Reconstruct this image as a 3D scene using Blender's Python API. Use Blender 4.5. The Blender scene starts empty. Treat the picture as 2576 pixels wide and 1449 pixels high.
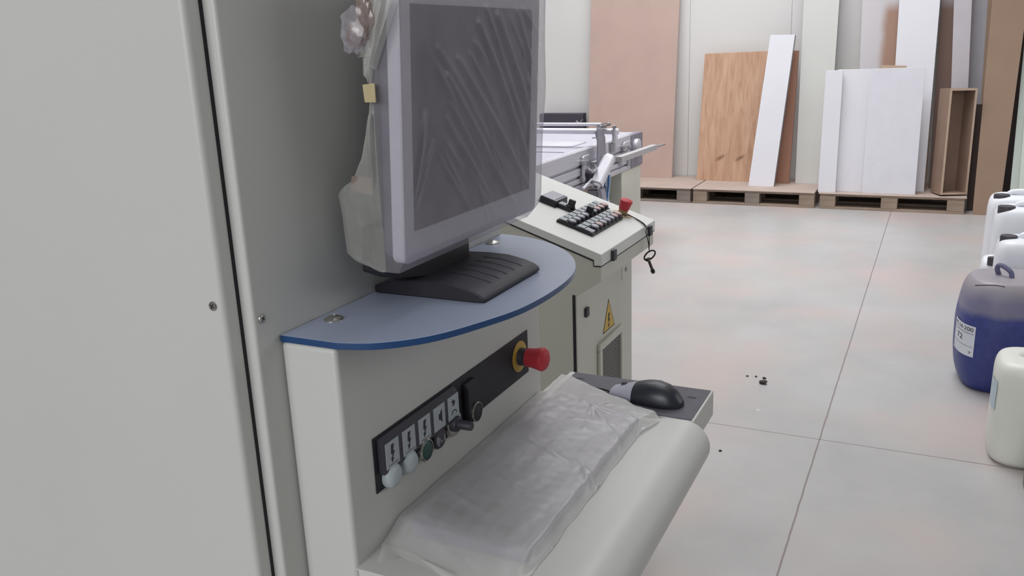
import bpy, bmesh, math, random
from mathutils import Vector, Matrix, Euler, noise

random.seed(7)
SC = bpy.context.scene
COL = SC.collection
R = math.radians

# ------------------------------------------------------------------ camera
F_PX, W_PX, H_PX = 2172.9, 2576.0, 1449.0
CAM = Vector((0.0, 0.0, 1.55))
_pit, _yaw, _rol = R(-15.526), R(26.427), R(-2.249)
CAM_ROT = (Matrix.Rotation(_yaw, 3, 'Z') @ Matrix.Rotation(_pit, 3, 'X')
           @ Matrix(((1, 0, 0), (0, 0, -1), (0, 1, 0))) @ Matrix.Rotation(_rol, 3, 'Z'))
cd = bpy.data.cameras.new('camera')
cam = bpy.data.objects.new('camera', cd)
COL.objects.link(cam)
cam.matrix_world = Matrix.Translation(CAM) @ CAM_ROT.to_4x4()
cd.sensor_width = 36.0
cd.lens = 36.0 * F_PX / W_PX
cd.clip_start = 0.05
SC.camera = cam

# ------------------------------------------------------------------ world, lights, exposure
world = bpy.data.worlds.new('world')
SC.world = world
world.use_nodes = True
bg = world.node_tree.nodes['Background']
bg.inputs[0].default_value = (0.80, 0.84, 0.90, 1)
bg.inputs[1].default_value = 0.05

def area(name, loc, rot, sx, sy, power, col=(1, 1, 1), spread=180):
    l = bpy.data.lights.new(name, 'AREA')
    l.shape = 'RECTANGLE'; l.size = sx; l.size_y = sy
    l.energy = power; l.color = col; l.spread = R(spread)
    o = bpy.data.objects.new(name, l)
    COL.objects.link(o)
    o.location = loc; o.rotation_euler = rot
    return o

area('ceiling_light_far', (-2.1, 6.6, 5.9), (0, 0, 0), 4.5, 3.6, 200, (0.99, 0.99, 1.0), 118)
area('ceiling_light_mid', (-1.1, 3.0, 5.9), (0, 0, 0), 3.2, 3.0, 26, (0.99, 0.99, 1.0), 110)
area('rear_fill_light', (-0.9, -6.2, 3.6), (R(80), 0, 0), 4.5, 3.5, 290, (0.98, 0.99, 1.0))  # unseen area light added behind the camera for faces turned that way
area('side_fill_light', (4.8, 5.2, 2.8), (R(90), 0, R(90)), 5.0, 2.2, 60, (0.98, 0.99, 1.0))  # unseen fill added on the right to brighten +X faces; no window there
SC.view_settings.view_transform = 'Standard'
SC.view_settings.look = 'None'
SC.view_settings.exposure = 0.0
SC.view_settings.gamma = 1.0
SC.view_settings.use_curve_mapping = False

# ------------------------------------------------------------------ measuring helpers: a sight line met with a real plane
def _ray(x, y):
    return CAM_ROT @ Vector(((x - W_PX / 2) / F_PX, -(y - H_PX / 2) / F_PX, -1.0))
def atX(x, y, c):
    r = _ray(x, y); return CAM + r * ((c - CAM.x) / r.x)
def atY(x, y, c):
    r = _ray(x, y); return CAM + r * ((c - CAM.y) / r.y)
def atZ(x, y, c):
    r = _ray(x, y); return CAM + r * ((c - CAM.z) / r.z)

# ------------------------------------------------------------------ materials
def s2l(c):
    c = c / 255.0
    return c / 12.92 if c <= 0.04045 else ((c + 0.055) / 1.055) ** 2.4
def rgb(r, g, b):
    return (s2l(r), s2l(g), s2l(b), 1.0)

def new_mat(name):
    m = bpy.data.materials.new(name); m.use_nodes = True
    nt = m.node_tree
    return m, nt, nt.nodes['Principled BSDF'], nt.nodes, nt.links

def mat(name, col, rough=0.5, col2=None, scale=8.0, amount=0.5, bump=0.0, bscale=200.0, metal=0.0,
        spec=0.5, stretch=(1, 1, 1), detail=4.0):
    m, nt, b, N, L = new_mat(name)
    b.inputs['Roughness'].default_value = rough
    b.inputs['Metallic'].default_value = metal
    b.inputs['Specular IOR Level'].default_value = spec
    c1 = rgb(*col)
    if col2 is None:
        col2 = tuple(max(0, v - 6) for v in col)
    c2 = rgb(*col2)
    tc = N.new('ShaderNodeTexCoord'); mp = N.new('ShaderNodeMapping')
    mp.inputs['Scale'].default_value = stretch
    L.new(tc.outputs['Object'], mp.inputs['Vector'])
    nz = N.new('ShaderNodeTexNoise'); nz.inputs['Scale'].default_value = scale
    nz.inputs['Detail'].default_value = detail
    L.new(mp.outputs[0], nz.inputs['Vector'])
    cr = N.new('ShaderNodeValToRGB')
    cr.color_ramp.elements[0].position = 0.5 - amount * 0.5
    cr.color_ramp.elements[1].position = 0.5 + amount * 0.5
    cr.color_ramp.elements[0].color = c2; cr.color_ramp.elements[1].color = c1
    L.new(nz.outputs['Fac'], cr.inputs['Fac'])
    L.new(cr.outputs['Color'], b.inputs['Base Color'])
    if bump > 0:
        n2 = N.new('ShaderNodeTexNoise'); n2.inputs['Scale'].default_value = bscale
        L.new(mp.outputs[0], n2.inputs['Vector'])
        bp = N.new('ShaderNodeBump'); bp.inputs['Strength'].default_value = bump
        bp.inputs['Distance'].default_value = 0.001
        L.new(n2.outputs['Fac'], bp.inputs['Height'])
        L.new(bp.outputs[0], b.inputs['Normal'])
    return m

M = {}
M['paint'] = mat('light_grey_enamel', (209, 210, 207), 0.42, (205, 206, 203), 3, bump=0.12, bscale=500)
M['paint_lid'] = mat('light_grey_lid_enamel', (234, 235, 233), 0.40, (230, 231, 228), 3, bump=0.1, bscale=500)
M['cab'] = mat('cream_grey_enamel', (217, 217, 206), 0.45, (212, 212, 200), 3, bump=0.1, bscale=500)
M['wall'] = mat('white_sandwich_panel', (236, 235, 234), 0.5, (232, 231, 230), 1.0)
M['ceil'] = mat('ceiling_panel', (215, 215, 212), 0.8)
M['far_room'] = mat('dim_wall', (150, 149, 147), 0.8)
M['black'] = mat('black_plastic', (34, 32, 40), 0.42, (28, 27, 34), 20)
M['matt_black'] = mat('matt_black_plate', (33, 31, 40), 0.6, (29, 28, 36), 20)
M['dark_plastic'] = mat('dark_grey_plastic', (66, 65, 74), 0.5, (60, 59, 68), 30, bump=0.2, bscale=900)
M['steel'] = mat('brushed_steel', (186, 184, 188), 0.32, (160, 158, 164), 40, metal=0.75, stretch=(1, 12, 12))
M['alu'] = mat('anodised_aluminium', (208, 207, 215), 0.45, (198, 197, 206), 6, metal=0.25, stretch=(1, .5, 8))
M['alu_dark'] = mat('grey_aluminium_plate', (170, 168, 180), 0.45, (158, 156, 168), 12, metal=0.3)
M['end_grey'] = mat('lavender_grey_end_plate', (140, 136, 150), 0.5, (130, 126, 140), 12, metal=0.2)
M['alu_bright'] = mat('bright_cylinder_aluminium', (232, 231, 238), 0.4, (222, 221, 230), 12, metal=0.15)
M['chrome'] = mat('bright_screw_steel', (200, 198, 192), 0.25, (150, 148, 142), 300, metal=0.9)
M['red'] = mat('red_plastic', (205, 58, 68), 0.55, (190, 50, 60), 30)
M['yellow'] = mat('yellow_ring', (196, 160, 62), 0.5)
M['sign_yellow'] = mat('warning_yellow', (224, 188, 88), 0.5)
M['white_plate'] = mat('white_label_plate', (180, 187, 192), 0.45, (172, 179, 184), 60)
M['lens'] = mat('white_lamp_lens', (190, 200, 205), 0.35, (184, 194, 199), 30)
M['green'] = mat('dark_green_button', (40, 84, 76), 0.4, (34, 74, 66), 30)
M['pinkcap'] = mat('pinkish_button', (206, 176, 178), 0.4)
M['greycap'] = mat('grey_button', (178, 178, 190), 0.4)
M['mdf'] = mat('pinkish_fibreboard', (209, 183, 173), 0.75, (200, 174, 165), 3.5, bump=0.1)
M['mdf_brown'] = mat('brown_fibreboard', (154, 130, 111), 0.75, (146, 122, 104), 3.0, bump=0.1)
M['mdf_dark'] = mat('brown_board', (172, 128, 108), 0.7, (160, 116, 97), 4, stretch=(6, 1, 0.6))
M['carcass'] = mat('raw_fibreboard_carcass', (156, 131, 116), 0.75, (142, 118, 103), 5)
M['carcass_edge'] = mat('raw_fibreboard_edge', (204, 180, 160), 0.75, (190, 166, 146), 9)
M['white_board'] = mat('white_lacquer_board', (236, 236, 243), 0.5, (231, 231, 239), 2)
M['grey_edge'] = mat('grey_board_edge', (160, 160, 168), 0.6)
M['offwhite_board'] = mat('off_white_board', (226, 227, 224), 0.5, (220, 221, 218), 2)
M['green_board'] = mat('pale_green_board', (206, 216, 208), 0.5, (198, 208, 200), 2)
M['hardboard'] = mat('tan_hardboard_sheet', (184, 166, 156), 0.8, (170, 154, 146), 4, bump=0.1)
M['pallet'] = mat('pallet_wood', (172, 154, 138), 0.85, (142, 124, 110), 6, stretch=(1, 6, 6), bump=0.4, bscale=60)
M['pallet_grey'] = mat('weathered_pallet_wood', (160, 148, 140), 0.85, (126, 114, 106), 6, stretch=(1, 6, 6), bump=0.4, bscale=60)
M['canister'] = mat('white_polyethylene', (232, 234, 240), 0.42, (225, 228, 236), 5)
M['canister_near'] = mat('milky_polyethylene', (226, 227, 220), 0.40, (216, 218, 211), 4)
M['cap'] = mat('dark_cap', (66, 63, 70), 0.5)
M['cable'] = mat('black_cable', (24, 22, 28), 0.5)
M['hose'] = mat('blue_air_hose', (70, 120, 190), 0.3)
M['hose_clear'] = mat('pale_blue_air_hose', (170, 196, 220), 0.3)
M['dark_case'] = mat('dark_slate_case', (78, 74, 88), 0.6, (70, 66, 80), 6)
M['key_dark'] = mat('blackened_key_metal', (46, 42, 42), 0.4, metal=0.3)
M['string'] = mat('dark_string', (50, 46, 46), 0.9)
M['crate'] = mat('grey_brown_crate', (128, 118, 116), 0.7)
M['paper'] = mat('white_paper_label', (214, 218, 228), 0.6)
M['ink'] = mat('dark_ink', (52, 50, 60), 0.7)
M['bluefade'] = mat('faded_blue_label', (176, 196, 210), 0.6, (196, 208, 214), 40)
M['tape'] = mat('cream_tape', (196, 184, 146), 0.5, (182, 166, 126), 60)
M['bezel'] = mat('pale_grey_monitor_plastic', (196, 195, 205), 0.45, (190, 189, 199), 30)
M['bezel_back'] = mat('slate_monitor_plastic', (84, 82, 96), 0.5)
M['screen'] = mat('dark_display_glass', (44, 38, 66), 0.3, (40, 34, 58), 5)
M['kb'] = mat('grey_keyboard_plastic', (140, 136, 164), 0.5, (130, 126, 154), 30)
M['mat_grey'] = mat('grey_mouse_mat', (92, 90, 100), 0.6, (84, 82, 92), 60, bump=0.3, bscale=1500)
M['mouse_black'] = mat('black_rubber_mouse', (44, 46, 54), 0.36, (40, 42, 50), 40)
M['mouse_silver'] = mat('silver_mouse_plastic', (176, 176, 190), 0.35)
M['glass_blue_edge'] = mat('saturated_blue_glass_edge', (38, 78, 128), 0.3, (33, 68, 116), 5)
M['glass_top'] = mat('pale_blue_glass_top', (168, 178, 202), 0.30, (164, 174, 198), 6)
M['grille'] = mat('grey_filter_mesh', (134, 134, 130), 0.7)
M['debris'] = mat('dark_crumb', (58, 54, 52), 0.8)

# far wall: white panels, floor: power-floated concrete with sawn joints
def floor_mat():
    m, nt, b, N, L = new_mat('polished_concrete')
    b.inputs['Roughness'].default_value = 0.38
    b.inputs['Specular IOR Level'].default_value = 0.35
    tc = N.new('ShaderNodeTexCoord')
    sep = N.new('ShaderNodeSeparateXYZ'); L.new(tc.outputs['Object'], sep.inputs[0])
    n1 = N.new('ShaderNodeTexNoise'); n1.inputs['Scale'].default_value = 0.9; n1.inputs['Detail'].default_value = 8
    n1.inputs['Roughness'].default_value = 0.65
    L.new(tc.outputs['Object'], n1.inputs['Vector'])
    cr = N.new('ShaderNodeValToRGB')
    e = cr.color_ramp.elements
    e[0].position = 0.32; e[0].color = rgb(163, 162, 162)
    e[1].position = 0.68; e[1].color = rgb(182, 181, 181)
    L.new(n1.outputs['Fac'], cr.inputs['Fac'])
    n2 = N.new('ShaderNodeTexNoise'); n2.inputs['Scale'].default_value = 1.3; n2.inputs['Detail'].default_value = 3
    mp = N.new('ShaderNodeMapping'); mp.inputs['Location'].default_value = (5.2, 1.3, 0)
    L.new(tc.outputs['Object'], mp.inputs['Vector']); L.new(mp.outputs[0], n2.inputs['Vector'])
    r2 = N.new('ShaderNodeValToRGB'); r2.color_ramp.elements[0].position = 0.46; r2.color_ramp.elements[1].position = 0.72
    L.new(n2.outputs['Fac'], r2.inputs['Fac'])
    mx = N.new('ShaderNodeMix'); mx.data_type = 'RGBA'
    L.new(r2.outputs['Color'], mx.inputs['Factor'])
    L.new(cr.outputs['Color'], mx.inputs[6]); mx.inputs[7].default_value = rgb(184, 171, 168)
    # small pale specks
    v = N.new('ShaderNodeTexVoronoi'); v.inputs['Scale'].default_value = 2.6; v.inputs['Randomness'].default_value = 1
    L.new(tc.outputs['Object'], v.inputs['Vector'])
    lt = N.new('ShaderNodeMath'); lt.operation = 'LESS_THAN'; lt.inputs[1].default_value = 0.022
    L.new(v.outputs['Distance'], lt.inputs[0])
    mx3 = N.new('ShaderNodeMix'); mx3.data_type = 'RGBA'
    hf = N.new('ShaderNodeMath'); hf.operation = 'MULTIPLY'; hf.inputs[1].default_value = 0.5
    L.new(lt.outputs[0], hf.inputs[0]); L.new(hf.outputs[0], mx3.inputs['Factor'])
    L.new(mx.outputs[2], mx3.inputs[6]); mx3.inputs[7].default_value = rgb(220,218,218)
    # joints
    nj = N.new('ShaderNodeTexNoise'); nj.inputs['Scale'].default_value = 14
    L.new(tc.outputs['Object'], nj.inputs['Vector'])
    def joint(axis, pos, w):
        s = N.new('ShaderNodeMath'); s.operation = 'SUBTRACT'; s.inputs[1].default_value = pos
        L.new(sep.outputs[axis], s.inputs[0])
        wob = N.new('ShaderNodeMath'); wob.operation = 'MULTIPLY_ADD'
        wob.inputs[1].default_value = 0.006; L.new(nj.outputs['Fac'], wob.inputs[0])
        L.new(s.outputs[0], wob.inputs[2])
        a = N.new('ShaderNodeMath'); a.operation = 'ABSOLUTE'; L.new(wob.outputs[0], a.inputs[0])
        q = N.new('ShaderNodeMath'); q.operation = 'LESS_THAN'; q.inputs[1].default_value = w
        L.new(a.outputs[0], q.inputs[0])
        return q
    cur = mx3.outputs[2]
    for ax, pos, w, k in JOINTS:
        q = joint(ax, pos, w)
        kk = N.new('ShaderNodeMath'); kk.operation = 'MULTIPLY'; kk.inputs[1].default_value = k
        L.new(q.outputs[0], kk.inputs[0])
        mj = N.new('ShaderNodeMix'); mj.data_type = 'RGBA'
        L.new(kk.outputs[0], mj.inputs['Factor']); L.new(cur, mj.inputs[6])
        mj.inputs[7].default_value = rgb(112, 98, 96)
        cur = mj.outputs[2]
    L.new(cur, b.inputs['Base Color'])
    return m
_j1 = (atZ(2240, 545, 0).x + atZ(1960, 1449, 0).x + atZ(2065, 1105, 0).x) / 3
_j2 = (atZ(2065, 1105, 0).y + atZ(1790, 1065, 0).y + atZ(2490, 1165, 0).y) / 3
JOINTS = [('X', _j1 - 0.003, 0.0032, 0.75), ('Y', _j2 - 0.003, 0.0030, 0.75), ('Y', _j2 + 3.7, 0.0035, 0.22)]
M['floor'] = floor_mat()

def film_mat(name, col, base, edge, rough=0.35, nscale=14, tint_noise=0.12):
    """thin translucent plastic film: more opaque where it is seen at a grazing angle"""
    m, nt, b, N, L = new_mat(name)
    N.remove(b)
    out = N['Material Output']
    tr = N.new('ShaderNodeBsdfTransparent'); tr.inputs[0].default_value = (0.96, 0.96, 0.97, 1)
    di = N.new('ShaderNodeBsdfDiffuse'); di.inputs[0].default_value = rgb(*col)
    tl = N.new('ShaderNodeBsdfTranslucent'); tl.inputs[0].default_value = rgb(*col)
    m1 = N.new('ShaderNodeMixShader'); m1.inputs[0].default_value = 0.30
    L.new(di.outputs[0], m1.inputs[1]); L.new(tl.outputs[0], m1.inputs[2])
    lw = N.new('ShaderNodeLayerWeight'); lw.inputs['Blend'].default_value = 0.5
    ma = N.new('ShaderNodeMath'); ma.operation = 'MULTIPLY_ADD'; ma.use_clamp = True
    ma.inputs[1].default_value = edge; ma.inputs[2].default_value = base
    L.new(lw.outputs['Facing'], ma.inputs[0])
    tc = N.new('ShaderNodeTexCoord')
    nz = N.new('ShaderNodeTexNoise'); nz.inputs['Scale'].default_value = nscale; nz.inputs['Detail'].default_value = 4
    L.new(tc.outputs['Object'], nz.inputs['Vector'])
    m2_ = N.new('ShaderNodeMath'); m2_.operation = 'SUBTRACT'; m2_.inputs[1].default_value = 0.5
    L.new(nz.outputs['Fac'], m2_.inputs[0])
    m3_ = N.new('ShaderNodeMath'); m3_.operation = 'MULTIPLY_ADD'; m3_.use_clamp = True
    m3_.inputs[1].default_value = tint_noise * 2
    L.new(m2_.outputs[0], m3_.inputs[0]); L.new(ma.outputs[0], m3_.inputs[2])
    mixs = N.new('ShaderNodeMixShader')
    L.new(m3_.outputs[0], mixs.inputs[0]); L.new(tr.outputs[0], mixs.inputs[1]); L.new(m1.outputs[0], mixs.inputs[2])
    gl = N.new('ShaderNodeBsdfGlossy'); gl.inputs['Roughness'].default_value = rough
    gl.inputs[0].default_value = (1, 1, 1, 1)
    mg = N.new('ShaderNodeMixShader'); mg.inputs[0].default_value = 0.06
    L.new(mixs.outputs[0], mg.inputs[1]); L.new(gl.outputs[0], mg.inputs[2])
    bp = N.new('ShaderNodeBump'); bp.inputs['Strength'].default_value = 0.25; bp.inputs['Distance'].default_value = 0.003
    nb = N.new('ShaderNodeTexNoise'); nb.inputs['Scale'].default_value = 45; nb.inputs['Detail'].default_value = 5
    L.new(tc.outputs['Object'], nb.inputs['Vector']); L.new(nb.outputs['Fac'], bp.inputs['Height'])
    for n in (di, tl, gl): L.new(bp.outputs[0], n.inputs['Normal'])
    L.new(mg.outputs[0], out.inputs['Surface'])
    return m
M['film'] = film_mat('clear_plastic_film', (216, 211, 222), 0.13, 0.42)
M['film_thick'] = film_mat('gathered_plastic_film', (212, 212, 206), 0.30, 0.42, nscale=22)
M['film_kb'] = film_mat('milky_plastic_film', (232, 230, 229), 0.48, 0.36, tint_noise=0.12, nscale=12)
M['film_tape'] = film_mat('brown_tinted_tape', (178, 156, 148), 0.45, 0.3, rough=0.25)

# ------------------------------------------------------------------ mesh builder
class MB:
    def __init__(self):
        self.bm = bmesh.new(); self.mi = 0
        self.T = Matrix.Identity(4)
    def v(self, p):
        return self.bm.verts.new(self.T @ Vector(p))
    def f(self, vs, mi=None):
        try:
            fc = self.bm.faces.new(vs)
        except ValueError:
            return None
        fc.material_index = self.mi if mi is None else mi
        return fc
    def box(self, x0, x1, y0, y1, z0, z1):
        c = [self.v((x, y, z)) for z in (z0, z1) for y in (y0, y1) for x in (x0, x1)]
        for q in ((0, 2, 3, 1), (4, 5, 7, 6), (0, 1, 5, 4), (2, 6, 7, 3), (0, 4, 6, 2), (1, 3, 7, 5)):
            self.f([c[i] for i in q])
        return self
    def hexa(self, a, b):
        """two matching quads"""
        A = [self.v(p) for p in a]; B = [self.v(p) for p in b]
        self.f(A[::-1]); self.f(B)
        for i in range(4):
            j = (i + 1) % 4
            self.f([A[i], A[j], B[j], B[i]])
        return self
    def prism(self, pts, axis, a, b, side_mi=None):
        """closed outline pts extruded along axis from a to b"""
        def mk(p, t):
            if axis == 'X': return (t, p[0], p[1])
            if axis == 'Y': return (p[0], t, p[1])
            return (p[0], p[1], t)
        A = [self.v(mk(p, a)) for p in pts]; B = [self.v(mk(p, b)) for p in pts]
        self.f(A[::-1]); self.f(B)
        n = len(pts)
        for i in range(n):
            j = (i + 1) % n
            self.f([A[i], A[j], B[j], B[i]], side_mi)
        return self
    def ring(self, c, u, w, r, n, ph=0.0):
        return [self.v(c + u * (r * math.cos(2 * math.pi * i / n + ph)) + w * (r * math.sin(2 * math.pi * i / n + ph))) for i in range(n)]
    def lathe(self, o, axis, prof, n=24, mis=None):
        """prof: list of (radius, height along axis)"""
        o = Vector(o); ax = Vector(axis).normalized()
        t = Vector((0, 0, 1)) if abs(ax.z) < 0.9 else Vector((1, 0, 0))
        u = ax.cross(t).normalized(); w = ax.cross(u).normalized()
        prev = None
        for k, (r, h) in enumerate(prof):
            rr = self.ring(o + ax * h, u, w, max(r, 1e-5), n)
            if prev:
                for i in range(n):
                    j = (i + 1) % n
                    self.f([prev[i], prev[j], rr[j], rr[i]], mis[k - 1] if mis else None)
            else:
                self.f(rr[::-1], mis[0] if mis else None)
            prev = rr
        self.f(prev, mis[-1] if mis else None)
        return self
    def cyl(self, a, b, r, n=20, r2=None):
        a = Vector(a); b = Vector(b)
        return self.lathe(a, b - a, [(r, 0), (r if r2 is None else r2, (b - a).length)], n)
    def tube(self, pts, r, n=8):
        pts = [Vector(p) for p in pts]
        prev = None; up = Vector((0.13, 0.21, 0.97)).normalized()
        for k, p in enumerate(pts):
            d = (pts[min(k + 1, len(pts) - 1)] - pts[max(k - 1, 0)]).normalized()
            u = d.cross(up)
            if u.length < 0.05: u = d.cross(Vector((1, 0, 0)))
            u.normalize(); w = d.cross(u).normalized()
            rr = self.ring(p, u, w, r, n)
            if prev:
                for i in range(n):
                    j = (i + 1) % n
                    self.f([prev[i], prev[j], rr[j], rr[i]])
            else:
                self.f(rr[::-1])
            prev = rr
        self.f(prev)
        return self
    def loft(self, rings):
        prev = None
        for rg in rings:
            rr = [self.v(p) for p in rg]
            if prev:
                n = len(rr)
                for i in range(n):
                    j = (i + 1) % n
                    self.f([prev[i], prev[j], rr[j], rr[i]])
            else:
                self.f(rr[::-1])
            prev = rr
        self.f(prev)
        return self
    def grid(self, rows, mi=None):
        V = [[self.v(p) for p in r] for r in rows]
        for a, b in zip(V, V[1:]):
            for i in range(len(a) - 1):
                self.f([a[i], a[i + 1], b[i + 1], b[i]], mi)
        return self
    def poly(self, pts):
        self.f([self.v(p) for p in pts]); return self
    def build(self, name, mats, parent=None, smooth=35, bevel=0.0, seg=2, keep=False):
        bm = self.bm
        if not keep:
            bmesh.ops.recalc_face_normals(bm, faces=bm.faces)
        me = bpy.data.meshes.new(name); bm.to_mesh(me); bm.free()
        if not isinstance(mats, (list, tuple)): mats = [mats]
        for mm in mats: me.materials.append(mm)
        xs = [v.co for v in me.vertices]
        c = Vector(((min(p.x for p in xs) + max(p.x for p in xs)) / 2,
                    (min(p.y for p in xs) + max(p.y for p in xs)) / 2, min(p.z for p in xs)))
        me.transform(Matrix.Translation(-c))
        for p in me.polygons: p.use_smooth = True
        me.set_sharp_from_angle(angle=R(smooth))
        o = bpy.data.objects.new(name, me)
        COL.objects.link(o)
        attach(o, c, parent)
        if bevel > 0:
            md = o.modifiers.new('bevel', 'BEVEL'); md.width = bevel; md.segments = seg
            md.limit_method = 'ANGLE'; md.angle_limit = R(40); md.harden_normals = False
        return o

WLOC = {}
def attach(o, wloc, parent):
    o.location = wloc
    WLOC[o] = Vector(wloc)
    if parent is not None:
        o.parent = parent
        o.matrix_parent_inverse = Matrix.Translation(-WLOC[parent])

def tag(o, label, cat, group=None, kind=None):
    o['label'] = label
    if cat: o['category'] = cat
    if group: o['group'] = group
    if kind: o['kind'] = kind
    return o
def thing(name, loc, label, cat, group=None):
    o = bpy.data.objects.new(name, None); COL.objects.link(o)
    o.empty_display_size = 0.05
    attach(o, Vector(loc), None)
    return tag(o, label, cat, group)
def struct(o):
    o['kind'] = 'structure'; return o

def text_mesh(txt, size, extrude=0.0004):
    cu = bpy.data.curves.new('t', 'FONT'); cu.body = txt; cu.size = size; cu.extrude = extrude
    cu.align_x = 'CENTER'; cu.align_y = 'CENTER'
    ob = bpy.data.objects.new('t', cu); COL.objects.link(ob)
    dg = bpy.context.evaluated_depsgraph_get()
    me = bpy.data.meshes.new_from_object(ob.evaluated_get(dg))
    bpy.data.objects.remove(ob); bpy.data.curves.remove(cu)
    return me
def add_text(mb, txt, size, o, u, w):
    """letters laid on the plane spanned by u (reading direction) and w (up)"""
    me = text_mesh(txt, size)
    u = Vector(u).normalized(); w = Vector(w).normalized(); n = u.cross(w)
    T = Matrix((( u.x, w.x, n.x, o[0]), (u.y, w.y, n.y, o[1]), (u.z, w.z, n.z, o[2]), (0, 0, 0, 1)))
    me.transform(T)
    n0 = len(mb.bm.faces)
    mb.bm.from_mesh(me)
    mb.bm.faces.ensure_lookup_table()
    for k in range(n0, len(mb.bm.faces)): mb.bm.faces[k].material_index = mb.mi
    bpy.data.meshes.remove(me)

def spline(pts, n=6, closed=False):
    """Catmull-Rom through points of any dimension"""
    P = [Vector(p) for p in pts]; out = []
    m = len(P)
    rng = range(m if closed else m - 1)
    for i in rng:
        p0 = P[(i - 1) % m] if closed or i > 0 else P[0]
        p1 = P[i]; p2 = P[(i + 1) % m]
        p3 = P[(i + 2) % m] if closed or i + 2 < m else P[-1]
        for k in range(n):
            t = k / n
            out.append(0.5 * ((2 * p1) + (p2 - p0) * t + (2 * p0 - 5 * p1 + 4 * p2 - p3) * t * t + (3 * p1 - p0 - 3 * p2 + p3) * t ** 3))
    if not closed: out.append(P[-1])
    return out

# ------------------------------------------------------------------ the hall
WALL_Y = 9.2
PT = 0.144   # pallet top
struct(MB().box(-8, 5, -7, WALL_Y, -0.1, 0).build('floor', M['floor']))
# keep the floor's texture in room coordinates
fl = bpy.data.objects['floor']
fl.data.transform(Matrix.Translation(fl.location)); fl.location = (0, 0, 0)

wb = MB()
seams = [-7.6, -6.5, -5.5, -4.48, -3.47, -2.40, -1.39, -0.38, 0.63, 1.64, 2.65, 3.66, 4.67]
for a, b in zip(seams, seams[1:]):
    wb.box(a + 0.0018, b - 0.0018, WALL_Y, WALL_Y + 0.08, 0.0, 6.0)
    for k in (0.33, 0.66):
        xx = a + (b - a) * k
wb.box(-8, 5, WALL_Y + 0.01, WALL_Y + 0.09, 0, 6)
struct(wb.build('wall_back', M['wall'], bevel=0.001))
struct(MB().box(-8.1, -8, -7, WALL_Y, 0, 6).build('wall_left', M['wall']))
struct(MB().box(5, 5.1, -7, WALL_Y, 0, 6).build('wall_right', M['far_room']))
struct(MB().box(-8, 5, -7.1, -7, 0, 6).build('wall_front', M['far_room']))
struct(MB().box(-8, 5, -7, WALL_Y, 6, 6.1).build('ceiling', M['ceil']))

# ------------------------------------------------------------------ machine enclosure on the left
X0 = -0.68
enc = thing('machine_enclosure', (-1.3, 1.0, 0), 'tall light grey machine enclosure with a dark vertical gap and two cross-head screws', 'machine')
MB().box(-2.6, X0, 0.7075, 1.33, 0.0, 2.7).build('body_panel', M['paint'], enc, bevel=0.004, seg=4)
MB().box(-2.6, -0.6955, 0.6795, 0.7052, 0.0, 2.7).build('front_door', M['paint'], enc, bevel=0.0065, seg=4)
MB().box(-2.58, -0.6965, 0.7000, 0.7080, 0.01, 2.69).build('door_gap_shade', M['matt_black'], enc)  # black strip standing in for the shade inside the door gap
def screw(o, ax, parent, r=0.0056):
    s = MB()
    s.mi = 0
    s.lathe(o, ax, [(r, -0.001), (r, 0.0008), (r * 0.9, 0.0018), (r * 0.45, 0.0021)], 20)
    s.mi = 1
    ax = Vector(ax)
    t = Vector((0, 0, 1)); u = ax.cross(t).normalized()
    oo = Vector(o) + ax * 0.0021
    for a in (R(35), R(125)):
        d = (u * math.cos(a) + t * math.sin(a)); e = ax.cross(d)
        s.hexa([oo - d * r * .55 - e * .0005, oo + d * r * .55 - e * .0005, oo + d * r * .55 + e * .0005, oo - d * r * .55 + e * .0005],
               [p + ax * .0003 for p in (oo - d * r * .55 - e * .0005, oo + d * r * .55 - e * .0005, oo + d * r * .55 + e * .0005, oo - d * r * .55 + e * .0005)])
    return s.build('screw', [M['chrome'], M['black']], parent)
screw((-0.7095, 0.6795, 1.286), (0, -1, 0), enc)
screw((X0, 0.7205, 1.262), (1, 0, 0), enc)

# ------------------------------------------------------------------ control console with shelf, buttons, tray, palm rest
XC = -0.60; YC = 0.746; YE = 1.31; ZS = 1.234
con = thing('control_console', (-0.63, 1.03, 0), 'light grey control console carrying a blue glass shelf, button strip and keyboard tray', 'control console')
MB().box(X0 + 0.0005, XC, YC, YE, 0.0, ZS - 0.0085).build('housing', M['paint'], con, bevel=0.006, seg=4)
curve = [(-.598, .746), (-.559, .758), (-.526, .782), (-.500, .815), (-.478, .864), (-.456, .930), (-.448, 1.0), (-.449, 1.068),
         (-.457, 1.122), (-.473, 1.170), (-.497, 1.215), (-.529, 1.256), (-.571, 1.294), (-.615, 1.320), (-.655, 1.332)]
outline = [Vector((X0 + .001, YC))] + spline(curve, 6) + [Vector((X0 + .001, 1.334))]
sh = MB(); sh.mi = 0
sh.prism([(p[0], p[1]) for p in outline], 'Z', ZS - 0.0085, ZS, side_mi=1)
so = sh.build('shelf', [M['glass_top'], M['glass_blue_edge']], con, bevel=0.0008)
for p in so.data.polygons:
    if p.normal.z < -0.5: p.material_index = 1
def dome(x, y):
    d = MB()
    d.lathe((x, y, ZS), (0, 0, 1), [(.0125, 0), (.0125, .0008), (.011, .0022), (.0075, .0042), (.0035, .0055), (.0033, .0045), (.001, .0045)], 24)
    d.build('dome_screw', M['chrome'], con)
dome(-.656, .819); dome(-.661, 1.262)

# black button strip
bp_y0, bp_y1, bp_z0, bp_z1 = 0.800, 1.256, 1.014, 1.089
MB().box(XC, XC + .0015, bp_y0, bp_y1, bp_z0, bp_z1).build('button_strip', M['matt_black'], con)
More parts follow.
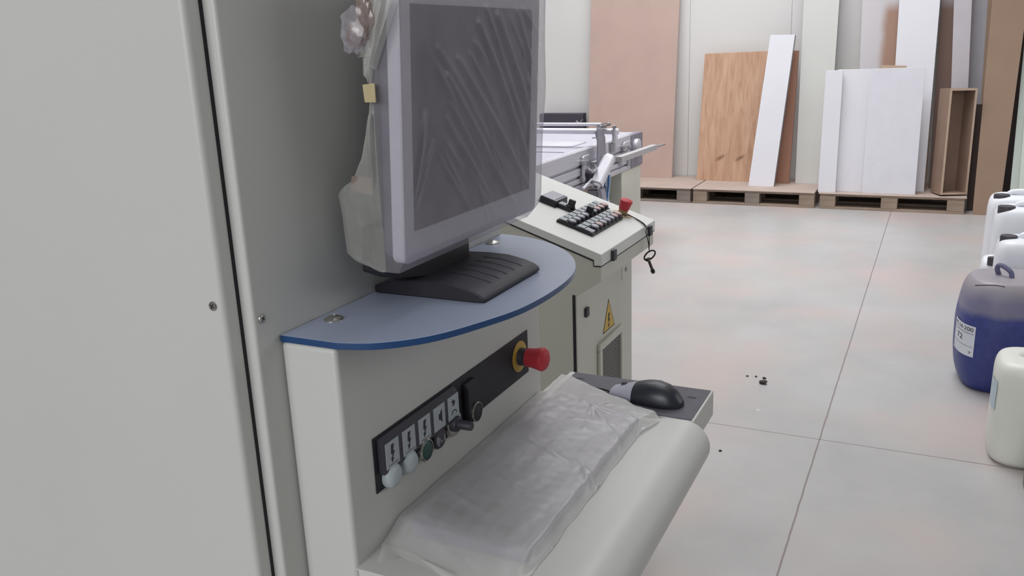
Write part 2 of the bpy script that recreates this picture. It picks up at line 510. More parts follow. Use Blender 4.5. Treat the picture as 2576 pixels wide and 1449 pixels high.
# raised label rail with sloped top
rail = MB().prism([(XC + .001, 1.0375), (XC + .001, 1.086), (XC + .004, 1.086), (XC + .009, 1.080), (XC + .009, 1.0375)], 'Y', .808, .998)
rail.build('label_rail', M['dark_plastic'], con)
def bolt_icon(mb, y, z, s, x):
    pts = [(-.10, .5), (.16, .5), (.02, .10), (.18, .10), (-.02, -.28), (.08, -.28), (-.10, -.52), (-.16, -.22), (-.07, -.24), (-.02, -.02), (-.16, -.02)]
    mb.prism([(y + p[0] * s, z + p[1] * s) for p in pts], 'X', x, x + .0004)
PITCH = 0.0392
by0 = 0.829
def label_plate(i, kind):
    y = by0 + i * PITCH
    x = XC + .009
    m = MB(); m.mi = 0
    m.box(x, x + .001, y - .0155, y + .0140, 1.042, 1.077)
    m.mi = 1
    if kind == 'bolt':
        bolt_icon(m, y - .001, 1.0600, .024, x + .001)
        for k in range(6):
            m.box(x + .001, x + .0013, y - .011 + k * .0040, y - .0088 + k * .0040, 1.0448, 1.0458)
    elif kind == 'horn':
        m.prism([(y - .003, 1.056), (y + .000, 1.056), (y + .0055, 1.050), (y + .0055, 1.070), (y + .000, 1.064), (y - .003, 1.064)], 'X', x + .001, x + .0014)
    else:
        for k, (dy, dz) in enumerate(((-.003, .0685), (.001, .0665), (-.001, .0635))):
            m.box(x + .001, x + .0014, y + dy - .004, y + dy + .003, 1 + dz - .0006, 1 + dz + .0006)
            m.box(x + .001, x + .0014, y + dy - .0006, y + dy + .0006, 1 + dz - .003, 1 + dz + .003)
        arc = [(y + .008 * math.cos(a), 1.047 + .008 * math.sin(a)) for a in [R(15 + 15 * k) for k in range(11)]]
        arc2 = [(y + .0066 * math.cos(a), 1.047 + .0066 * math.sin(a)) for a in [R(165 - 15 * k) for k in range(11)]]
        m.prism(arc + arc2, 'X', x + .001, x + .0014)
    m.build('label_plate', [M['white_plate'], M['ink']], con)
for i, k in enumerate(('bolt', 'bolt', 'bolt', 'horn', 'dial')): label_plate(i, k)
zb = 1.0275
for i in (0, 1):     # white lamps
    m = MB()
    m.lathe((XC + .001, by0 + i * PITCH - .0005, zb), (1, 0, 0), [(.0165, 0), (.0165, .006), (.0158, .009), (.0130, .0120), (.008, .0137), (.003, .0142)], 28)
    m.build('indicator_lamp', M['lens'], con)
g = MB()
g.mi = 0
g.lathe((XC + .001, by0 + 2 * PITCH, zb), (1, 0, 0), [(.0165, 0), (.0165, .009), (.0150, .0108), (.0135, .0108), (.0132, .0075)], 28)
go = g.build('button_bezel', M['chrome'], con)
MB().lathe((XC + .001, by0 + 2 * PITCH, zb), (1, 0, 0), [(.0130, .004), (.0130, .0098), (.0115, .0108), (.005, .0112)], 28).build('green_button', M['green'], go)
# buzzer with sound slots
m = MB(); m.mi = 0
m.lathe((XC + .001, by0 + 3 * PITCH, zb), (1, 0, 0), [(.0160, 0), (.0160, .006), (.014, .0085), (.003, .009)], 28)
m.mi = 1
for rr_, a0, a1 in ((.0115, 150, 235), (.0080, 150, 235), (.0045, 150, 235), (.0105, -40, 10), (.006, 260, 300)):
    A = [R(a0 + (a1 - a0) * k / 8) for k in range(9)]
    o1 = [(by0 + 3 * PITCH + rr_ * math.cos(a), zb + rr_ * math.sin(a)) for a in A]
    o2 = [(by0 + 3 * PITCH + (rr_ - .0014) * math.cos(a), zb + (rr_ - .0014) * math.sin(a)) for a in A[::-1]]
    m.prism(o1 + o2, 'X', XC + .0088, XC + .0102)
m.build('buzzer', [M['dark_plastic'], M['white_plate']], con)
# black rotary knob in silver ring
m = MB().lathe((XC + .001, by0 + 4 * PITCH + .003, zb + .004), (1, 0, 0), [(.0200, 0), (.0200, .005), (.0188, .0075), (.0120, .0075)], 28)
kr = m.build('knob_ring', M['chrome'], con)
m = MB().lathe((XC + .001, by0 + 4 * PITCH + .003, zb + .004), (1, 0, 0),
               [(.0118, .004), (.0118, .0115), (.0110, .0135), (.0072, .0145), (.0066, .034), (.0056, .0355)], 20)
m.build('rotary_knob', M['dark_plastic'], kr)
# blank block with ring button
m = MB().prism([(XC + .001, 1.014), (XC + .001, 1.077), (XC + .006, 1.077), (XC + .012, 1.069), (XC + .012, 1.014)], 'Y', 1.027, 1.058)
blk = m.build('button_block', M['matt_black'], con, bevel=.0008)
m = MB().lathe((XC + .0118, 1.0455, 1.0275), (1, 0, 0), [(.0155, 0), (.0155, .003), (.0148, .0038), (.0140, .0038), (.0138, .002)], 32)
rg = m.build('ring_bezel', M['chrome'], blk)
MB().lathe((XC + .0118, 1.0455, 1.0275), (1, 0, 0), [(.0136, 0), (.0136, .0028), (.012, .0034)], 28).build('push_button', M['matt_black'], blk)
# emergency stop
ey, ez = 1.222, 1.053
es = MB().lathe((XC + .0015, ey, ez), (1, 0, 0), [(.0265, 0), (.0265, .001), (.0258, .0014)], 32).build('yellow_ring', M['yellow'], con)
m = MB(); m.mi = 0
m.lathe((XC + .0015, ey, ez), (1, 0, 0), [(.0150, .001), (.0150, .010), (.0135, .011), (.0135, .019)], 28)
m.build('button_collar', M['dark_plastic'], con)
m = MB().lathe((XC + .0015, ey, ez), (1, 0, 0), [(.0150, .014), (.0155, .0145), (.0165, .026), (.0195, .040), (.0200, .042), (.0197, .044), (.0165, .0485), (.0100, .0515), (.003, .0525)], 32)
m.build('emergency_stop_button', M['red'], con)

# tray, palm rest, mouse ledge
ZT = 0.940
MB().box(XC, -.392, YC, 1.302, ZT - .002, ZT).build('tray', M['paint'], con)
MB().box(XC, -.40, YC + .004, 1.30, ZT - .03, ZT - .0035).build('tray_underside', M['paint'], con)
prof = [(-.392, ZT - .03), (-.392, ZT + .0008), (-.383, ZT + .0028), (-.366, ZT + .0050)]
cxr, czr, rr_ = -.3370, .9035, .0425
for k in range(17):
    a = R(100 - 12.5 * k)
    prof.append((cxr + rr_ * math.cos(a), czr + rr_ * math.sin(a)))
prof += [(-.385, .862)]
MB().prism(prof, 'Y', .50, 1.302).build('palm_rest', M['paint'], con, smooth=50)
m = MB().box(XC, -.3235, 1.306, 1.447, .897, .9445)
led = m.build('mouse_ledge', M['paint'], con, bevel=.0015)
m = MB().box(XC + .012, -.3275, 1.307, 1.4425, .9443, .9458)
lt_ = m.build('ledge_mat', M['mat_grey'], led)
for px, py in ((1459, 952), (1741, 1000)):
    c = atZ(px, py, .9459)
    ov = [(c.x + .008 * math.cos(2 * math.pi * k / 16), c.y + .0035 * math.sin(2 * math.pi * k / 16)) for k in range(16)]
    MB().prism(ov, 'Z', .9457, .9462).build('cable_slot', M['matt_black'], led)

# ------------------------------------------------------------------ monitor
XM = -0.575
mon = thing('monitor', (-.60, 1.03, ZS), 'flat screen monitor with pale bezel standing on black foot on the blue shelf', 'monitor')
# foot
def foot_z(x):
    t = (x + .676) / (.676 - .507)
    ks = [(0, .011), (.12, .0185), (.3, .0225), (.5, .0235), (.7, .0225), (.88, .0165), (.96, .0115), (1, .0065)]
    for (a, za), (b, zb_) in zip(ks, ks[1:]):
        if t <= b: return za + (zb_ - za) * (t - a) / (b - a)
    return ks[-1][1]
xs = [-.676 + (.169) * k / 24 for k in range(25)]
pf = [(x, ZS + foot_z(x)) for x in xs] + [(-.507, ZS + .001), (-.52, ZS), (-.67, ZS), (-.676, ZS + .001)]
foot = MB().prism(pf, 'Y', .938, 1.114).build('foot', [M['dark_plastic'], M['black']], mon, bevel=.0018, smooth=50)  # grey top holds its reflection in the colour; sides are black
for p in foot.data.polygons:
    if abs(p.normal.y) > 0.9 or p.normal.x > .9: p.material_index = 1
for k in range(5):
    sl = MB()
    y = .986 + k * .0245
    top = [(x, ZS + foot_z(x) + .0005) for x in [-.583 + .062 * j / 10 for j in range(11)]]
    sl.prism(top + [(x, z - .0015) for x, z in top[::-1]], 'Y', y - .0009, y + .0009)
    sl.build('vent_slot', M['matt_black'], foot)
nk = MB().prism([(.978, ZS + .018), (1.088, ZS + .018), (1.088, 1.34), (.875, 1.34), (.872, 1.283), (.905, 1.268)], 'X', -.645, -.608)
nk.build('neck', M['black'], mon, bevel=.002)
TILT = Matrix.Translation((XM, 0, 1.30)) @ Matrix.Rotation(R(3.2), 4, 'Y') @ Matrix.Translation((-XM, 0, -1.30))
m = MB(); m.T = TILT
def rrect(y0, y1, z0, z1, r, n=5):
    out = []
    for cy_, cz_, a0 in ((y1 - r, z1 - r, 0), (y0 + r, z1 - r, 90), (y0 + r, z0 + r, 180), (y1 - r, z0 + r, 270)):
        for k in range(n + 1):
            a = R(a0 + 90 * k / n); out.append((cy_ + r * math.cos(a), cz_ + r * math.sin(a)))
    return out
m.prism(rrect(.864, 1.254, 1.297, 1.640, .012), 'X', XM - .018, XM)
fr = m.build('bezel', M['bezel'], mon, bevel=.0022)
m = MB(); m.T = TILT
m.box(XM - .001, XM + .0006, .888, 1.226, 1.336, 1.604)
m.build('screen', M['screen'], mon)
m = MB(); m.T = TILT
m.prism(rrect(.868, 1.250, 1.302, 1.636, .012), 'X', XM - .032, XM - .018)
m.prism(rrect(.92, 1.20, 1.34, 1.60, .03), 'X', XM - .068, XM - .032)
m.build('rear_housing', M['bezel_back'], mon, bevel=.002)

# ------------------------------------------------------------------ plastic bag over the monitor
bag = thing('plastic_bag', (-.6, 1.05, 1.29), 'clear wrinkled plastic bag pulled over the monitor and taped behind', 'plastic bag')
def lerp_tab(t, tab):
    if t <= tab[0][0]: return tab[0][1]
    for (a, va), (b, vb) in zip(tab, tab[1:]):
        if t <= b: return va + (vb - va) * (t - a) / (b - a)
    return tab[-1][1]
XL = [(1.285, -.600), (1.290, -.615), (1.300, -.645), (1.308, -.657), (1.356, -.660), (1.383, -.664), (1.392, -.655), (1.400, -.640), (1.428, -.624),
      (1.482, -.605), (1.50, -.602), (1.53, -.601), (1.66, -.603)]
RIDGES = []
for (a, b, w, h) in [((1142, 150), (1335, 470), 5, 4.5), ((1190, 60), (1338, 420), 6, 5), ((1236, 40), (1345, 330), 6, 4.5), ((1285, 30), (1350, 250), 5, 4),
                     ((1115, 190), (1300, 520), 5, 4), ((1125, 260), (1215, 420), 4, 3.0), ((1150, 280), (1330, 560), 5, 3.2), ((1063, 290), (1045, 500), 4, 3.4),
                     ((1086, 360), (1050, 520), 3.5, 2.6), ((1120, 300), (1240, 500), 3.5, 2.6), ((1105, 400), (1190, 530), 3.5, 2.4), ((1300, 25), (1352, 120), 5, 4),
                     ((1170, 350), (1290, 470), 3.5, 2.4), ((1322, 30), (1330, 420), 4.5, 3.6), ((1190, 420), (1240, 560), 4, 2.2), ((1205, 20), (1290, 250), 4, 3.0)]:
    A = atX(*a, -.56); B = atX(*b, -.56)
    RIDGES.append((Vector((A.y, A.z)), Vector((B.y, B.z)), w * .0012, h * .0013))
random.seed(21)
for k in range(26):
    x0_ = random.uniform(1080, 1320); y0_ = random.uniform(40, 430)
    ln = random.uniform(50, 170)
    sl_ = .62 - .50 * max(0, (x0_ - 1180) / 160) + random.uniform(-.12, .12)
    if x0_ + ln * sl_ > 1345: continue
    A = atX(x0_, y0_, -.56); B = atX(x0_ + ln * sl_, y0_ + ln, -.56)
    RIDGES.append((Vector((A.y, A.z)), Vector((B.y, B.z)), random.uniform(.0030, .0060), random.uniform(.0015, .0035)))
def bag_front(y, z):
    d = 0.0
    p = Vector((y, z))
    for A, B, w, h in RIDGES:
        ab = B - A; t = max(0, min(1, (p - A).dot(ab) / ab.length_squared))
        q = (p - (A + ab * t)).length
        d = max(d, h * math.exp(-(q / w) ** 2) * math.sin(math.pi * (0.12 + .8 * t)) )
    d += 0.0012 * noise.noise(Vector((y * 22, z * 14, 3)))
    return d
NZ = 150
rows = []
for k in range(NZ + 1):
    z = 1.290 + (1.66 - 1.290) * k / NZ
    lean = 0.056 * (z - 1.30)
    zb_ = max(0.0, (1.310 - z) / .020)       # tuck in at the bottom
    xf = -.5665 + lean - .010 * zb_
    xl = lerp_tab(z, XL)
    yr = 1.256 - .030 * max(0, (1.33 - z) / .04) ** 2 + .008 * math.exp(-((z - 1.49) / .05) ** 2)
    row = []
    def seg(a, b, n, fn=None):
        for i in range(n):
            t = i / n
            p = [a[0] + (b[0] - a[0]) * t, a[1] + (b[1] - a[1]) * t, z]
            if fn: fn(p, t)
            row.append(p)
    yl = .8545
    def ffront(p, t):
        p[0] += bag_front(p[1], z) * min(1, 20 * t, 20 * (1 - t)) * min(1, max(0, (z - 1.31) / .02))
        p[2] -= 0.0
    def fside(p, t):
        p[1] += .0055 * noise.noise(Vector((p[0] * 70, z * 7, 1))) - .004 * math.sin(math.pi * t) * (1 if z < 1.48 else 0)
    def fback(p, t):
        p[0] += .004 * noise.noise(Vector((p[1] * 30, z * 20, 8)))
    seg((xf, yl), (xf, yr), 170, ffront)
    seg((xf, yr), (-.600, yr + .004), 8)
    seg((-.600, yr + .004), (-.652, 1.22), 10)
    seg((-.652, 1.22), (-.649, .925), 24, fback)
    seg((-.649, .925), (xl, .860), 12)
    c_thick0 = len(row) - 12
    seg((xl, .860), (-.5965, yl), 18, fside)
    c_thick1 = len(row)
    seg((-.5965, yl), (xf, yl), 12)
    row.append(row[0][:])
    rows.append(row)
cxm = (-.610, 1.058)      # the film closes over the top of the monitor
for f_, dz_ in ((.72, .004), (.40, .005), (.03, .003)):
    rows.append([[cxm[0] + (p[0] - cxm[0]) * f_, cxm[1] + (p[1] - cxm[1]) * f_, 1.66 + dz_] for p in rows[NZ]])
m = MB(); m.grid(rows)
m.bm.faces.ensure_lookup_table()
ncol = len(rows[0]) - 1
for i_, f_ in enumerate(m.bm.faces):
    if c_thick0 <= i_ % ncol < c_thick1: f_.material_index = 1
bmesh.ops.remove_doubles(m.bm, verts=m.bm.verts, dist=1e-6)
m.build('bag_film', [M['film'], M['film_thick']], bag, smooth=180)
# gathered knot of film and brown tape at the upper left
def crumple(name, c, rx, ry, rz, amp, mt, seed, sub=4):
    b = MB()
    bmesh.ops.create_icosphere(b.bm, subdivisions=sub, radius=1.0)
    for v in b.bm.verts:
        n = v.co.normalized()
        k = 1 + amp * noise.noise(n * 2.2 + Vector((seed, 0, 0))) + amp * .5 * noise.noise(n * 5 + Vector((0, seed, 0)))
        ridge = abs(noise.noise(n * 3.1 + Vector((0, 0, seed))))
        k += amp * .6 * (0.3 - ridge)
        v.co = Vector((c[0] + n.x * rx * k, c[1] + n.y * ry * k, c[2] + n.z * rz * k))
    return b.build(name, mt, bag, smooth=28)
kc = atY(905, 60, .845)
crumple('tape_wad', (atY(898, 88, .848)), .0145, .009, .013, .35, M['film_tape'], 2.0, 3)
crumple('tape_wad', (atY(918, 40, .848)), .012, .008, .022, .35, M['film_tape'], 5.0, 3)
crumple('film_knot', (atY(893, 75, .846)), .0185, .010, .024, .4, M['film'], 9.0, 3)
# hanging pleat
def sheet(name, pts_px, Y, mt, thick=.0012, wav=.004, seed=0):
    P = [atY(x, y, Y) for x, y in pts_px]
    n = 12
    rowsA = []
    for i in range(n + 1):
        t = i / n
        a = P[0].lerp(P[3], t); b = P[1].lerp(P[2], t)
        r_ = []
        for j in range(9):
            s = j / 8
            q = a.lerp(b, s)
            q = q + Vector((0, -wav * (0.5 + noise.noise(Vector((s * 4 + seed, t * 1.5, 2)))) * math.sin(math.pi * s) - wav * .5 * math.sin(s * 9 + seed), 0))
            r_.append(q)
        rowsA.append(r_)
    b_ = MB(); b_.grid(rowsA)
    return b_.build(name, mt, bag, smooth=60)
sheet('film_pleat', [(935, 0), (1000, 0), (945, 176), (918, 160)], .850, M['film_thick'], seed=1)
sheet('film_pleat', [(948, -10), (990, -10), (935, 165), (926, 160)], .846, M['film_thick'], seed=4)
sheet('film_pleat', [(913, 100), (945, 110), (935, 215), (915, 185)], .852, M['film_thick'], seed=7)
sheet('film_pleat', [(905, 130), (925, 110), (935, 140), (900, 145)], .850, M['film_thick'], seed=3)
tp = MB()
pp = [atY(*q, .8455) for q in ((911, 213), (941, 209), (945, 258), (917, 258), (918, 240), (913, 226))]
tp.hexa(*[[(p.x, p.y + d, p.z) for p in (pp[0], pp[1], pp[2], pp[3])] for d in (0, .002)])
tp.build('cream_tape', M['tape'], bag, bevel=.0005)
tp = MB()
p2 = [atY(*q, .8575) for q in ((885, 443), (935, 447), (938, 492), (880, 480))]
tp.hexa(*[[(p.x, p.y + d, p.z) for p in p2] for d in (0, .001)])
tp.build('brown_tape', M['film_tape'], bag)

# ------------------------------------------------------------------ keyboard and its bag
kb = thing('keyboard', (-.49, 1.05, ZT), 'grey keyboard lying on the tray under milky plastic film', 'keyboard')
MB().prism([(-.575, ZT), (-.410, ZT), (-.410, ZT + .010), (-.575, ZT + .022)], 'Y', .835, 1.285).build('keyboard_body', M['kb'], kb, bevel=.002)
ks = MB()
for r_ in range(6):
    x = -.566 + r_ * .0245
    for c_ in range(20):
        y = .845 + c_ * .0215
        z = ZT + .0215 - (x + .575) / .165 * .012
        if (r_, c_) in ((1, 13), (3, 4), (4, 15)): continue
        ks.prism([(x, z), (x + .019, z - .0012), (x + .017, z + .0055), (x + .002, z + .0068)], 'Y', y, y + .0175)
ks.build('keys', mat('keycaps', (128, 124, 152), 0.5), kb)

for (x_, y_, a_, b_) in ((1108, 1282, .010, .008), (1245, 1272, .009, .007), (1268, 1325, .008, .007), (1150, 1292, .007, .006)):
    c_ = atZ(x_, y_, ZT + .022)
    MB().box(c_.x - a_, c_.x + a_, c_.y - b_, c_.y + b_, ZT + .010, lerp_tab(c_.x, [(-.575, ZT + .0295), (-.41, ZT + .0175)])).build('dark_key', M['black'], kb, bevel=.002)
kbag = thing('keyboard_bag', (-.49, 1.05, ZT), 'milky crumpled plastic bag covering the keyboard on the tray', 'plastic bag')
NU, NV = 90, 200
def sstep(a, b, x):
    t = max(0, min(1, (x - a) / (b - a))); return t * t * (3 - 2 * t)
KR = []
for (a, b, w, h) in [((1490, 1018), (1420, 985), 4, 3), ((1490, 1018), (1600, 1045), 4, 4.5), ((1490, 1018), (1470, 1075), 4, 3), ((1490, 1018), (1560, 1100), 5, 4),
                     ((1470, 1170), (1525, 1210), 3.5, 3.5), ((1470, 1170), (1440, 1150), 3, 2.5), ((1470, 1170), (1500, 1250), 4, 3.5), ((1560, 1100), (1590, 1140), 4, 4),
                     ((1330, 1105), (1450, 1165), 6, 2.5), ((1600, 1050), (1580, 1130), 4, 4), ((1490, 1018), (1560, 1000), 4, 3), ((1250, 1200), (1330, 1240), 5, 1.6),
                     ((1130, 1240), (1230, 1290), 5, 1.5), ((1010, 1290), (1180, 1400), 7, 2.0), ((1180, 1380), (1300, 1440), 5, 1.8), ((1540, 1060), (1450, 1050), 4, 2.5)]:
    A = atZ(*a, ZT + .027); B = atZ(*b, ZT + .027)
    KR.append((Vector((A.x, A.y)), Vector((B.x, B.y)), w * .001, h * .001))
rows = []
for j in range(NV + 1):
    v = j / NV
    row = []
    for i in range(NU + 1):
        u = i / NU
        y0 = .797 - .020 * math.sin(u * 3.0) + .004 * noise.noise(Vector((u * 6, 0, 1)))
        y1 = 1.400 - .112 * u + .006 * noise.noise(Vector((u * 7, 0, 5)))
        y = y0 + (y1 - y0) * v
        x0 = -.5985
        x1 = -.3935 + .004 * noise.noise(Vector((v * 9, 2, 0))) + .018 * sstep(.86, .98, v)
        x = x0 + (x1 - x0) * u
        e = min(sstep(0, .022, x - x0), 1) * .5 + .5
        top = ZT + .031 - (x + .575) / .165 * .011
        ef = sstep(0, .014, x1 - x) * sstep(-.004, .060, y - y0)
        if y > 1.285: ef *= 1 - .55 * sstep(1.285, 1.315, y)
        base = ZT + .0022 + (.0075 if y > 1.30 else .0075 * sstep(1.27, 1.30, y))
        if x > -.392: base = max(base, ZT + .0075)
        z = base + (top - base) * ef * (.62 + .38 * sstep(0, .03, x - x0))
        p = Vector((x, y)); d = 0
        for A, B, w, h in KR:
            ab = B - A; t = max(0, min(1, (p - A).dot(ab) / ab.length_squared))
            q = (p - (A + ab * t)).length
            if q < 4 * w: d = max(d, h * math.exp(-(q / w) ** 2) * (1 - .5 * t))
        z += d * min(1, ef * 3) * .9
        n1 = noise.noise(Vector((x * 30, y * 14, 0))); n2 = noise.noise(Vector((x * 80, y * 60, 4)))
        z += (.0020 * n1 + .0005 * n2 * (1 + 1.5 * sstep(1.1, 1.25, y))) * (.25 + .75 * ef)
        row.append((x, y, max(z, base)))
    rows.append(row)
m = MB(); m.grid(rows)
m.build('bag_film', M['film_kb'], kbag, smooth=180)
# loose lower lip of the bag at the near end
lip = []
edge = [(965, 1366), (990, 1372), (1020, 1385), (1055, 1400), (1100, 1425), (1150, 1449)]
low = [(950, 1416), (975, 1412), (1010, 1402), (1035, 1402), (1060, 1415), (1110, 1449)]
E1 = [atZ(*p, ZT + .0055) for p in edge]; E2 = [atZ(*p, ZT + .0012) for p in low]
lr = []
for i in range(9):
    t = i / 8
    lr.append([E1[k].lerp(E2[k], t) + Vector((0, 0, .003 * math.sin(math.pi * t) * math.sin(k * 1.7 + 1))) for k in range(6)])
m = MB(); m.grid(lr)
m.build('loose_lip', M['film_kb'], kbag, smooth=60)

# ------------------------------------------------------------------ mouse
ZMM = .9462
mouse = thing('computer_mouse', (-.43, 1.375, ZMM), 'black and silver computer mouse with thin cable on the grey ledge', 'mouse')
c0 = atZ(1545, 978, ZMM + .008); c1 = atZ(1716, 1012, ZMM + .008)
c0.z = c1.z = 0
ax_ = (c1 - c0).normalized(); sd = Vector((-ax_.y, ax_.x, 0)); Lm = (c1 - c0).length
def mouse_ring(t):
    w = .029 * (max(0, 1 - (abs(t - .60) / .42) ** 2.3)) ** .5 if t > .6 else .029 * (.72 + .28 * sstep(0, .6, t))
    h = lerp_tab(t, [(0, .012), (.12, .017), (.3, .026), (.5, .034), (.65, .0365), (.8, .0325), (.9, .025), (.96, .016), (1.0, .007)])
    pts = []
    n = 20
    for k in range(n + 1):
        a = math.pi * k / n
        px_ = math.cos(a); pz = math.sin(a)
        sx = math.copysign(abs(px_) ** .9, px_)
        q = c0 + ax_ * (Lm * t) + sd * (sx * w)
        pts.append((q.x, q.y, ZMM + .002 + h * pz ** .85))
    q1 = c0 + ax_ * (Lm * t) - sd * (w * .93); q2 = c0 + ax_ * (Lm * t) + sd * (w * .93)
    pts.append((q1.x, q1.y, ZMM)); pts.append((q2.x, q2.y, ZMM))
    return pts
ts = [0, .04, .1, .18, .26, .34, .42, .5, .58, .66, .74, .80, .86, .90, .94, .97, .99, 1.005]
m = MB(); m.loft([mouse_ring(t) for t in ts if t >= .34])
m.build('mouse_shell', M['mouse_black'], mouse, smooth=60)
m = MB(); m.loft([mouse_ring(t) for t in ts if t <= .34])
mb_ = m.build('mouse_buttons', M['mouse_silver'], mouse, smooth=60)
m = MB()
wc = c0 + ax_ * (Lm * .16); wc.z = ZMM + .0195
m.lathe(wc - sd * .003, sd, [(.0055, 0), (.006, .001), (.006, .005), (.0055, .006)], 16)
m.build('scroll_wheel', M['dark_plastic'], mouse)
cable = [atZ(1548, 990, ZMM + .004), atZ(1520, 980, ZMM + .003), atZ(1480, 972, ZMM + .004), atZ(1440, 966, ZMM + .006), atZ(1418, 965, ZMM + .006)]
MB().tube(spline(cable, 5), .0017, 8).build('cable', M['cable'], mouse)
cable = [atZ(1548, 990, ZMM + .003), atZ(1525, 988, ZMM + .002), atZ(1495, 980, ZMM + .002), atZ(1460, 973, ZMM + .003)]
MB().tube(spline(cable, 5), .0010, 6).build('cable', M['cable'], mouse)

# ------------------------------------------------------------------ control desk behind the console
XD0, XL0 = -.832, -.75
YN, YF = 2.03, 2.50
desk = thing('control_desk', (-1.1, 2.26, 0), 'cream grey switch cabinet with sloping lid of buttons and a warning triangle', 'control cabinet')
SL = .343
def lidz(x): return 1.031 + SL * (XL0 - x)
MB().prism([(-.7535, .998), (-.7535, .958), (XD0, .905), (XD0, .02), (-1.45, .02), (-1.45, 1.245), (-1.40, 1.236), (-.773, 1.012), (-.773, .998)], 'Y', YN + .004, YF - .004).build('body', M['cab'], desk, bevel=.003)
lidp = [(XL0, 1.031), (XL0, 1.0005), (-.7705, 1.0005), (-.7705, 1.0155), (-1.40, 1.0155 + .6295 * SL + .004), (-1.40, lidz(-1.40))]
MB().prism([(XL0 - .001, 1.0005), (-.7705, 1.0005), (-.7705, 1.0155), (-1.40, 1.0195 + .6295 * SL), (-1.40, 1.0160 + .6295 * SL), (-.7722, 1.0120), (-.7722, .9978), (XL0 - .001, .9978)], 'Y', YN + .0008, YF - .0008).build('lid_gap_shade', M['matt_black'], desk)  # thin black strip painting the shade of the gap under the lid
lid = MB().prism(lidp, 'Y', YN, YF).build('lid', M['paint_lid'], desk, bevel=.0015)
for y in (2.115, 2.437):
    MB().box(XL0 - .001, XL0 + .009, y - .012, y + .012, .997, 1.026).build('lid_catch', M['dark_plastic'], desk, bevel=.002)
MB().box(XD0 - .001, XD0 + .0065, YN + .0022, YN + .006, .06, .915).build('desk_door_gap_shade', M['matt_black'], desk)  # black strip added as the shaded gap along the door's near edge
dr = MB().box(XD0, XD0 + .010, YN + .0045, YF - .004, .06, .916).build('door', M['cab'], desk, bevel=.0025)
XF = XD0 + .010
MB().box(XF, XF + .008, 2.087, 2.110, .837, .864).build('door_catch', M['dark_plastic'], dr, bevel=.003)
lp = MB(); lp.mi = 0; lp.box(XF, XF + .0012, 2.40, 2.462, .862, .935 - .02); lp.mi = 1
lp.lathe((XF + .0012, 2.435, .888), (1, 0, 0), [(.007, 0), (.007, .002), (.003, .003)], 14)
lp.build('lock_plate', [M['cab'], M['alu_dark']], dr)
# warning triangle
T3 = [Vector(p) for p in ((2.231, .744), (2.331, .744), (2.281, .838))]
ce = sum(T3, Vector((0, 0))) / 3
wt = MB(); wt.mi = 1
wt.prism([tuple(p) for p in T3], 'X', XF, XF + .0006)
wt.mi = 0
wt.prism([tuple(ce + (p - ce) * .90) for p in T3], 'X', XF + .0006, XF + .0010)
wt.mi = 1
bolt_icon(wt, ce.x, ce.y - .003, .044, XF + .0010)
wt.build('warning_sign', [M['sign_yellow'], M['ink']], dr)
# filter grille
vg = MB()
def frame(mb, y0, y1, z0, z1, w, x0, x1):
    mb.box(x0, x1, y0, y1, z1 - w, z1); mb.box(x0, x1, y0, y1, z0, z0 + w)
    mb.box(x0, x1, y0, y0 + w, z0 + w, z1 - w); mb.box(x0, x1, y1 - w, y1, z0 + w, z1 - w)
frame(vg, 2.182, 2.392, .42, .728, .022, XF, XF + .010)
vo = vg.build('vent_frame', M['cab'], dr, bevel=.003)
gm = MB(); gm.mi = 0; gm.box(XF, XF + .003, 2.204, 2.370, .442, .706); gm.mi = 1
for i in range(20):
    for j in range(32):
        y = 2.208 + i * .0082; z = .446 + j * .0081 + (.004 if i % 2 else 0)
        if z < .700: gm.box(XF + .003, XF + .0034, y, y + .0040, z, z + .0032)
gm.build('filter_mesh', [M['grille'], M['dark_plastic']], vo)

